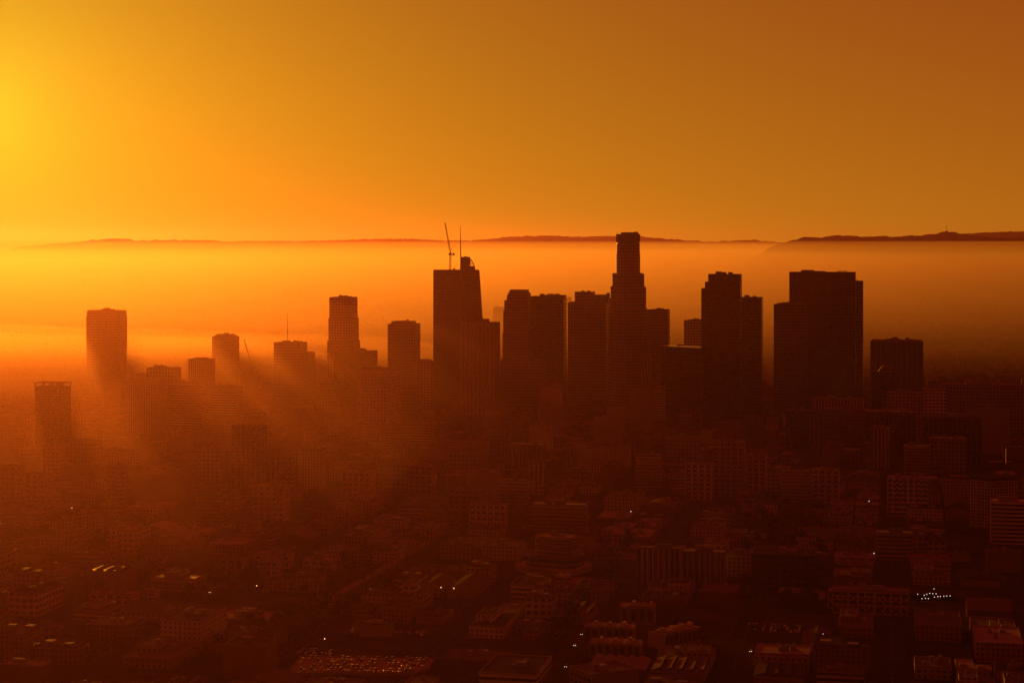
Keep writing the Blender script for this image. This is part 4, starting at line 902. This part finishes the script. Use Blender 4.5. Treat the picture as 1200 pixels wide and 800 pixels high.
# block with a window-lined left face in the bottom centre, and its neighbour with a rough roof
s = Site(1120, 708, 30); root = tag(empty('block_building', (s.x, s.D, 0), -s.turn*-1), 'blank-fronted block with large square windows down its left side at the bottom edge', 'building')
hw, hd, z1 = 17.5, 13, s.z(783)
b = MB(); A_ = rect(2*hw, 2*hd); b.prism(A_, A_, 0, z1); b.build('wall', FAC['plain'], root); roof_kit(root, A_, z1+.02, 77, 1)
b = MB(); b.box(-6, 0, -4, 2, z1+.2, z1+3.4); b.build('roof_hut', M['stone'], root)
wm = None
for k in range(5):
    for r_ in range(3):
        if wm is None: b = MB(); b.box(-.12, 0, -1.6, 1.6, -1.2, 1.2); o = b.build('window', M['glass'], root); wm = o.data
        else: o = bpy.data.objects.new('window', wm); C.objects.link(o); o.parent = root
        o.location = (-hw-.012, -hd+3+k*5, z1-3.2-r_*4)
MARKS.append((708, 1120, 'blank-fronted bottom block')); FOOT.append((s.x, s.D, 26))
s = Site(1230, 558, 12); root = tag(empty('block_building', (s.x, s.D, 0), -s.turn), 'block with a rough roof of slanting beams and rubble, right of the parking deck', 'building')
A_ = s.rect(520, 598, .6); hw, hd, z1 = s.w/2, s.d/2, s.z(768)
b = MB(); b.prism(A_, A_, 0, z1); b.build('wall', FAC['plain_tan'], root); roof_kit(root, A_, z1+.02, 78, 2)
for k in range(14):
    x_ = rnd.uniform(-hw*.8, hw*.6); y_ = rnd.uniform(-hd*.8, hd*.6); b = MB(); b.bar((x_, y_, z1+rnd.uniform(.5, 1)), (x_+rnd.uniform(2, 8), y_+rnd.uniform(3, 7), z1+rnd.uniform(1.2, 3.4)), .28); b.build('roof_beam', M['roof_pale'], root)
MARKS.append((558, 1230, 'rough-roofed block')); FOOT.append((s.x, s.D, 30))
# skylight strips on the shed behind the skylight office
s = Site(1480, 128, 12); root = tag(empty('warehouse', (s.x, s.D, 0), -s.turn), 'flat shed with three bright skylight strips on its roof, directly behind the skylight office', 'warehouse')
A_ = s.rect(100, 160, .9); z1 = 15.0; b = MB(); b.prism(A_, A_, 0, z1); b.build('wall', FAC['plain'], root); roof_kit(root, A_, z1+.02, 80, 2, m=M['roof_dark'])
M['skylight'] = mat('skylight_glass', (0.6, 0.6, 0.6), 0.22, 0.9, vary=0.02)
for k in range(3):
    b = MB(); x_ = -10+k*9.5; A2 = rect(1.5, s.d*.7, x_, 0); b.prism(A2, scale(rect(1.0, s.d*.7, x_, 0), 1), z1+.2, z1+1.5); b.build('skylight', M['skylight'], root)
FOOT.append((s.x, s.D, 26)); MARKS.append((128, 1480, 'skylight shed'))
# white flats with small windows, stepping along the hill road
for j, (xl, xr, yt) in enumerate(((58, 72, 610), (72, 86, 606), (86, 97, 608), (97, 108, 602), (108, 124, 606))):
    tower('apartment_block', ['leftmost', 'second', 'middle', 'fourth', 'rightmost'][j]+' of five joined white flats with small windows, left, above the dark road', 'apartment block', 'white flats', Site(1780-(j % 2)*12, (xl+xr)/2, 12), [(xl, xr, yt, None, .9)], 'punch', group='joined white flats', seed=300+j, roof_n=1)
# ------------------------------------------------------------------ ordinary low buildings
ORD = ['leftmost', 'second', 'third', 'fourth', 'fifth', 'sixth', 'seventh', 'eighth', 'ninth', 'tenth', 'eleventh', 'twelfth', 'thirteenth', 'fourteenth', 'fifteenth', 'sixteenth', 'seventeenth', 'eighteenth', 'nineteenth', 'twentieth']
def relation(x, y):
    px, D_ = 600+x/y*F, y; py = HOR+HC*F/y
    best = min(MARKS, key=lambda m: (m[0]-px)**2+((HOR+HC*F/m[1])-py)**2*2.2)
    dx, dy = px-best[0], py-(HOR+HC*F/best[1])
    if abs(dx) > abs(dy)*1.2: rel = 'left of' if dx < 0 else 'right of'
    else: rel = 'in front of' if dy > 0 else 'behind'
    return rel, best[2]
FILL = []
def shape_low(root, kind, w_, d_, h_, st, r):
    rm = M[r.choice(['roof_dark', 'roof_dark', 'roof_grey', 'roof_grey', 'roof_grey', 'roof_pale'])]; m = FAC[st]
    if kind == 'gabled':
        b = MB(); A_ = rect(w_, d_); b.prism(A_, A_, 0, h_, caps=False)
        e = h_+min(w_, d_)*.22
        if w_ > d_:
            b.poly([(w_/2, -d_/2, h_), (w_/2, d_/2, h_), (w_/2, 0, e)]); b.poly([(-w_/2, d_/2, h_), (-w_/2, -d_/2, h_), (-w_/2, 0, e)])
            q = [[(-w_/2-.4, -d_/2-.4, h_-.15), (w_/2+.4, -d_/2-.4, h_-.15), (w_/2+.4, 0, e+.08), (-w_/2-.4, 0, e+.08)], [(-w_/2-.4, 0, e+.08), (w_/2+.4, 0, e+.08), (w_/2+.4, d_/2+.4, h_-.15), (-w_/2-.4, d_/2+.4, h_-.15)]]
        else:
            b.poly([(-w_/2, -d_/2, h_), (w_/2, -d_/2, h_), (0, -d_/2, e)]); b.poly([(w_/2, d_/2, h_), (-w_/2, d_/2, h_), (0, d_/2, e)])
            q = [[(-w_/2-.4, -d_/2-.4, h_-.15), (0, -d_/2-.4, e+.08), (0, d_/2+.4, e+.08), (-w_/2-.4, d_/2+.4, h_-.15)], [(0, -d_/2-.4, e+.08), (w_/2+.4, -d_/2-.4, h_-.15), (w_/2+.4, d_/2+.4, h_-.15), (0, d_/2+.4, e+.08)]]
        b.build('wall', m, root); b = MB(); [b.poly(k) for k in q]; b.build('roof', rm, root)
        b = MB(); b.box(w_*.18, w_*.18+1, d_*.1, d_*.1+1, h_, e+1.2); b.build('chimney', FAC['plain_dark'], root)
    elif kind == 'sawtooth':
        b = MB(); A_ = rect(w_, d_); b.prism(A_, A_, 0, h_); b.build('wall', m, root); n = max(3, int(w_/7)); b = MB(); g = MB()
        for k in range(n):
            x0, x1 = -w_/2+w_*k/n, -w_/2+w_*(k+1)/n
            b.poly([(x0, -d_/2, h_+.05), (x1, -d_/2, h_+2.6), (x1, d_/2, h_+2.6), (x0, d_/2, h_+.05)]); b.poly([(x0, -d_/2, h_+.05), (x1, -d_/2, h_+.05), (x1, -d_/2, h_+2.6)]); b.poly([(x1, d_/2, h_+.05), (x0, d_/2, h_+.05), (x1, d_/2, h_+2.6)])
            g.poly([(x1-.01, -d_/2, h_+.05), (x1-.01, d_/2, h_+.05), (x1-.01, d_/2, h_+2.6), (x1-.01, -d_/2, h_+2.6)])
        o = b.build('roof', rm, root); g.build('skylight', M['glass'], o)
    elif kind == 'vaulted':
        b = MB(); A_ = rect(w_, d_); b.prism(A_, A_, 0, h_, caps=False); n = 10; P2 = [(-w_/2+w_*i/n, h_+math.sin(math.pi*i/n)*w_*.16) for i in range(n+1)]
        b.poly([(x_, -d_/2, z_) for x_, z_ in P2]); b.poly([(x_, d_/2, z_) for x_, z_ in P2][::-1]); b.build('wall', m, root)
        b = MB()
        for (xa, za), (xb, zb) in zip(P2, P2[1:]): b.poly([(xa, -d_/2-.3, za+.06), (xb, -d_/2-.3, zb+.06), (xb, d_/2+.3, zb+.06), (xa, d_/2+.3, za+.06)])
        b.build('roof', rm, root, True)
    elif kind == 'L-shaped':
        A_ = [(-w_/2, -d_/2), (w_/2, -d_/2), (w_/2, 0), (0, 0), (0, d_/2), (-w_/2, d_/2)]
        b = MB(); b.prism(A_, A_, 0, h_); b.build('wall', m, root)
        b = MB(); B_ = A_; b.poly([(x_, y_, h_+.2) for x_, y_ in A_]); b.prism(A_, A_, h_-.3, h_+.8, caps=False) if False else None
        n = 6
        for i in range(n):
            (xa, ya), (xb, yb) = A_[i], A_[(i+1) % n]; b.poly([(xa, ya, h_+.01), (xb, yb, h_+.01), (xb, yb, h_+.9), (xa, ya, h_+.9)])
        b.build('roof', rm, root)
        b = MB(); b.box(-w_*.4, -w_*.2, -d_*.3, -d_*.1, h_+.21, h_+2.2); b.build('roof_unit', M['unit'], root)
        b = MB(); b.box(w_*.1, w_*.3, -d_*.35, -d_*.2, h_+.21, h_+1.6); b.build('roof_unit', M['unit'], root)
    elif kind == 'two-tiered':
        b = MB(); A_ = rect(w_, d_); b.prism(A_, A_, 0, h_*.62); b.build('wall', m, root)
        roof_kit(root, A_, h_*.62+.02, r.random(), 2, rim=.7, name='lower_roof', m=rm)
        B_ = rect(w_*.5, d_*.6, -w_*.2, d_*.12); b = MB(); b.prism(B_, B_, h_*.62+.16, h_); b.build('upper_storey', m, root); roof_kit(root, B_, h_+.02, r.random(), 1, rim=.5, m=rm)
    else:
        b = MB(); A_ = rect(w_, d_); b.prism(A_, A_, 0, h_); b.build('wall', m, root)
        roof_kit(root, A_, h_+.02, r.random(), r.randint(2, 5), rim=.8, m=rm, big=.75)
NEAR = 2150
for i in range(U0, U1):
    for j in range(V0, V1):
        u0, v0 = i*BU+RW/2+3, j*BV+8+3; bw, bd = BU-RW-6, BV-16-6
        cx, cy = grid(u0+bw/2, v0+bd/2)
        if cy < 1010 or cy > NEAR or abs(gx(600, 1)+cx)/cy > .33: continue
        r = random.Random(i*91+j*17); nc = r.choice((2, 2, 3)); nr = r.choice((2, 3, 3))
        for a in range(nc):
            for c in range(nr):
                if r.random() < .07: continue
                lw, ld = bw/nc, bd/nr; w_, d_ = lw*r.uniform(.74, .97), ld*r.uniform(.7, .96)
                x, y = grid(u0+lw*(a+.5), v0+ld*(c+.5)); py = HOR+HC*F/y; px = 600+x/y*F
                if px < -25 or px > 1225 or py > 835: continue
                if any((x-fx)**2+(y-fy)**2 < (fr+.42*max(w_, d_))**2 for fx, fy, fr in FOOT): continue
                t_ = r.random(); h_ = r.uniform(4.5, 8) if t_ < .45 else (r.uniform(8, 13) if t_ < .85 else r.uniform(13, 21))
                if 870 < px < 965 and 580 < py < 720 and r.random() < .5: continue
                FILL.append([x, y, px, w_, d_, h_, r.random(), r])
for x, y, px, w_, d_, h_, q, r in FILL:
    big = w_*d_ > 900
    if h_ < 8.2 and big: noun, kinds, sts = 'warehouse', ['flat-roofed', 'flat-roofed', 'flat-roofed', 'two-tiered', 'L-shaped', 'sawtooth', 'vaulted', 'gabled'], ['plain', 'plain_tan', 'plain_dark']
    elif h_ < 8.2: noun, kinds, sts = 'low_building', ['flat-roofed', 'flat-roofed', 'L-shaped', 'gabled', 'two-tiered'], ['punch', 'plain_tan', 'brick', 'punch_tan', 'plain']
    elif h_ < 13: noun, kinds, sts = 'commercial_building', ['flat-roofed', 'flat-roofed', 'L-shaped', 'two-tiered'], ['punch', 'punch_tan', 'brick', 'band']
    else: noun, kinds, sts = 'apartment_block', ['flat-roofed', 'flat-roofed', 'L-shaped', 'two-tiered'], ['punch', 'punch_tan', 'brick', 'grid']
    kind, st = r.choice(kinds), r.choice(sts)
    root = tag(empty(noun, (x, y, .145), -GA+r.choice((0, 0, 0, math.pi))), None, noun.replace('_', ' '), noun.replace('_', ' ')+'s of the lower city')
    shape_low(root, kind, w_, d_, h_, st, r)
    tone = {'plain': 'pale', 'plain_tan': 'tan', 'plain_dark': 'brown', 'punch': 'pale', 'punch_tan': 'tan', 'brick': 'brick', 'band': 'banded', 'grid': 'grid-fronted'}[st]
    rel, ph = relation(x, y); root['label'] = 'X'
    root['_k'] = '|'.join(('%s %s %s' % (tone, kind, noun.replace('_', ' ')), rel, ph, str(round(px, 2))))
groups = {}
for o in list(C.objects):
    if '_k' in o: 
        a, rel, ph, px = o['_k'].split('|'); groups.setdefault((rel, ph), []).append((float(px), a, o)); del o['_k']
for (rel, ph), L_ in groups.items():
    by = {}
    for px, a, o in sorted(L_, key=lambda t: t[0]): by.setdefault(a, []).append(o)
    for a, os_ in by.items():
        for k, o in enumerate(os_):
            o['label'] = (a+' '+rel+' the '+ph) if len(os_) == 1 else '%s %s, %s the %s' % (ORD[min(k, 19)] if k else 'leftmost', a, rel, ph)
# ------------------------------------------------------------------ trees
LEAFM = [M['leaf'], M['palm']]
def make_tree(kind, seed):
    r = random.Random(seed); parts = []
    if kind == 'palm_tree':
        H_ = r.uniform(11, 15); b = MB(); b.bar((0, 0, 0), (.3, 0, H_*.5), .28, 8, .2); b.bar((.3, 0, H_*.5), (.4, .2, H_), .2, 8, .16); parts.append(('trunk', b, M['bark']))
        b = MB()
        for k in range(22):
            a = r.uniform(0, 6.28); el_ = r.uniform(-.5, 1.1); L_ = r.uniform(2, 2.9); p = Vector((.4, .2, H_))
            for q in range(4):
                e2 = el_-q*.45; n_ = p+Vector((math.cos(a)*math.cos(e2), math.sin(a)*math.cos(e2), math.sin(e2)))*L_/4; wv = Vector((-math.sin(a), math.cos(a), 0))*(.38-.07*q)
                b.poly([p-wv, p+wv, n_+wv*.7, n_-wv*.7]); p = n_
        parts.append(('crown', b, M['palm']))
    else:
        H_ = r.uniform(8, 12); cr_ = H_*.42; b = MB(); b.bar((0, 0, 0), (0, 0, H_*.45), .3, 8, .2)
        cl = []
        for k in range(6):
            a = r.uniform(0, 6.28); rr = r.uniform(.2, .62)*cr_; p = Vector((rr*math.cos(a), rr*math.sin(a), H_*r.uniform(.5, .82))); cl.append((p, cr_*r.uniform(.4, .62))); b.bar((0, 0, H_*.4), p, .14, 5, .05)
        parts.append(('trunk', b, M['bark'])); b = MB()
        for p, rr in cl:
            for k in range(60):
                d = Vector((r.gauss(0, 1), r.gauss(0, 1), r.gauss(0, .8))); d.normalize(); c = p+d*rr*r.uniform(.65, 1.05); u = Vector((r.gauss(0, 1), r.gauss(0, 1), r.gauss(0, 1))).normalized(); v = u.cross(d).normalized(); sz = r.uniform(.35, .8)
                b.poly([c-u*sz-v*sz*.5, c+u*sz-v*sz*.6, c+u*sz*.6+v*sz, c-u*sz*.8+v*sz*.7])
        parts.append(('crown', b, M['leaf']))
    return [(n, b_.build(n, m).data) for n, b_, m in parts]
PROTO = {'broadleaf_tree': [make_tree('broadleaf_tree', k) for k in range(4)], 'palm_tree': [make_tree('palm_tree', 20+k) for k in range(2)]}
for o in [o for o in C.objects if o.name.split('.')[0] in ('trunk', 'crown') and o.parent is None]: bpy.data.objects.remove(o, do_unlink=True)
def plant(x, y, kind, r):
    rel, ph = relation(x, y)
    rt = tag(empty(kind, (x, y, .15 if kind != 'x' else 0), r.uniform(0, 6.28)), ('dark round-crowned tree ' if kind == 'broadleaf_tree' else 'thin-trunked palm tree ')+rel+' the '+ph, 'tree', ('street trees ' if kind == 'broadleaf_tree' else 'palms ')+rel+' the '+ph)
    k = r.uniform(.8, 1.25); rt.scale = (k, k, k)
    for n, me in r.choice(PROTO[kind]): o = bpy.data.objects.new(n, me); C.objects.link(o); o.parent = rt
r = random.Random(5); nt_ = {'broadleaf_tree': 0, 'palm_tree': 0}
def try_tree(x, y, kind):
    px, py = 600+x/y*F, HOR+HC*F/y
    if not (-5 < px < 1205 and 560 < py < 805) or nt_[kind] > 285: return
    if any((x-fx)**2+(y-fy)**2 < (fr*.72)**2 for fx, fy, fr in FOOT): return
    nt_[kind] += 1; plant(x, y, kind, r)
for k in range(120):                          # the dark planted gap right of centre
    px, py = r.uniform(872, 966), r.uniform(575, 715); D_ = gd(py); try_tree(gx(px, D_), D_, 'broadleaf_tree')
for k in range(60):
    px = r.uniform(640, 745); py = 772-(px-640)*1.35+r.uniform(-14, 14); D_ = gd(py); try_tree(gx(px, D_), D_, 'broadleaf_tree')
for k in range(90):  # extra trees added to cover and shade sunlit ground patches
    px, py = r.uniform(215, 440), r.uniform(655, 765); D_ = gd(py); try_tree(gx(px, D_), D_, 'broadleaf_tree' if k % 4 else 'palm_tree')
for i in range(U0, U1+1):
    for side in (-1, 1):
        v = V0*BV+15
        while v < 2050:
            x, y = grid(i*BU+side*8.6, v)
            if abs(((v+BV/2) % BV)-BV/2) > 13: try_tree(x, y, 'palm_tree' if r.random() < .22 else 'broadleaf_tree')
            v += r.uniform(22, 60)
# ------------------------------------------------------------------ the city farther out
def mass(name, D0, D1, n, hmax, seed, cell=26):
    r = random.Random(seed); b = [MB(), MB(), MB(), MB()]
    for k in range(n):
        D_ = D0+(D1-D0)*r.random()**.75 if D0 > 4000 else math.sqrt(D0*D0+(D1*D1-D0*D0)*r.random()); px = r.uniform(-40, 1240); x = gx(px, D_)
        u, v = ungrid(x, D_); u = round(u/cell)*cell; v = round(v/cell)*cell
        if (u+BU/2) % BU < 0: continue
        x, y = grid(u, v)
        if abs(((u+BU/2) % BU)-BU/2) < RW/2+4 and y < 2700: continue
        if D0 < 4000 and any((x-fx)**2+(y-fy)**2 < (fr*.9)**2 for fx, fy, fr in FOOT): continue
        w_, d_ = r.uniform(.5, .95)*cell, r.uniform(.5, .95)*cell; h_ = 4+r.random()**3.2*hmax
        c_, s_ = math.cos(-GA), math.sin(-GA); P3 = [(x+a*c_-e*s_, y+a*s_+e*c_) for a, e in rect(w_, d_)]
        q = r.choice(b); h_ += r.random()*.3; q.prism(P3, P3, -.5 if D0 > 4000 else 0, h_, 0, 1)
        if h_ > 9 and r.random() < .6:
            P4 = [(x+a*c_-e*s_, y+a*s_+e*c_) for a, e in rect(w_*.3, d_*.35, w_*.1, -d_*.1)]; q.prism(P4, P4, h_, h_+r.uniform(1.5, 3.5), 1, 1)
    mats = [FAC['punch'], FAC['plain_tan'], FAC['granite'], FAC['brick']] if D0 < 4000 else [FAC['plain'], FAC['plain_tan'], FAC['plain'], FAC['plain_dark']]; roofs = [M['roof_grey'], M['roof_dark'], M['roof_pale'], M['roof_dark']]
    tot = MB(); ms = []
    for i, q in enumerate(b):
        off = len(tot.v); tot.v += q.v; tot.f += [tuple(a+off for a in f) for f in q.f]; tot.uv += q.uv; tot.m += [mm+2*i for mm in q.m]; ms += [mats[i], roofs[i]]
    return tag(tot.build(name, ms), 'mass of small hazy rooftops filling the ground '+('around the towers' if D0 < 4000 else 'of the plain towards the hills'), 'buildings', kind='stuff')
mass('city_rooftops', 2120, 4250, 3000, 19, 1)
mass('distant_city', 4320, 13000, 9000, 14, 2, 34)
# distant towers dissolved in the fog
for xl, xr, yt, D_, lb in ((146, 157.5, 318, 11500, 'left of the two palest tower ghosts in the bright fog, upper left'), (159.5, 170.5, 318.2, 11500, 'right of the two palest tower ghosts in the bright fog, upper left'),
   (96, 102, 322, 11400, 'thin faint tower ghost left of the twin ghosts in the fog'), (113, 118, 321, 11400, 'slim faint tower ghost just left of the twin ghosts in the fog'),
   (330, 337, 337, 9300, 'faint block in the fog above the radio mast building'), (348, 354, 340, 9200, 'second faint block in the fog right of the one above the mast'),
   (577.5, 592, 361, 5600, 'hazy tower seen between the ribbed tower and the step-crowned tower'), (188, 201, 400, 5200, 'hazy low block in the orange plain above the boxy mid-rise'), (664, 670, 349, 5600, 'hazy tower top in the gap left of the box-topped tower')):
    tower('distant_tower', lb, 'tower', 'fog ghost', Site(D_, (xl+xr)/2, 8), [(xl, xr, yt, None, .8), (xl+2, xr-2, yt-1.2, yt, .6)], 'granite', seed=int(xl), roof_n=1)
# mast on the right-hand hill
D_ = 12500; z0 = gz(271.5, D_); rt = tag(empty('hilltop_mast', (gx(1109.5, D_), D_, z0-6)), 'thin mast standing on the highest point of the right-hand hill', 'mast')
b = MB(); b.bar((0, 0, 0), (0, 0, 62), 1.6, 6, .9); b.build('pole', M['steel'], rt); b = MB(); b.box(-9, 9, -5, 5, 0, 11); b.build('equipment_hut', M['concrete'], rt)
# stand-in for a tiny aircraft: a small near body with gliding wings
D_ = 900; rt = tag(empty('speck', (gx(857, D_), D_, gz(116, D_))), 'tiny dark bird gliding alone in the sky above the right-hand towers', 'speck')
b = MB(); W5 = [(-.95, -.1, .1), (-.5, .05, .2), (-.08, .05, .03), (.08, .05, .03), (.5, .05, .2), (.95, -.1, .1)]
for (a, c_) in zip(W5, W5[1:]):
    ca_, cc_ = .2*(1-abs(a[0])*.6), .2*(1-abs(c_[0])*.6)
    for dz, fl in ((.015, 1), (-.015, -1)):
        q = [(a[0], a[1]-ca_, a[2]+dz), (c_[0], c_[1]-cc_, c_[2]+dz), (c_[0], c_[1]+cc_, c_[2]+dz), (a[0], a[1]+ca_, a[2]+dz)]; b.poly(q if fl > 0 else q[::-1])
b.bar((0, -.5, 0), (0, .1, .02), .03, 8, .12); b.bar((0, .1, .02), (0, .55, 0), .12, 8, .03); b.poly([(-.12, .75, 0), (.12, .75, 0), (.04, .4, .01), (-.04, .4, .01)])
o = b.build('speck', M['dark']); o.location = rt.location
for k in ('label', 'category'): o[k] = rt[k]
bpy.data.objects.remove(rt, do_unlink=True); o.name = 'speck'

for m in bpy.data.materials: m.cycles.emission_sampling = 'NONE'
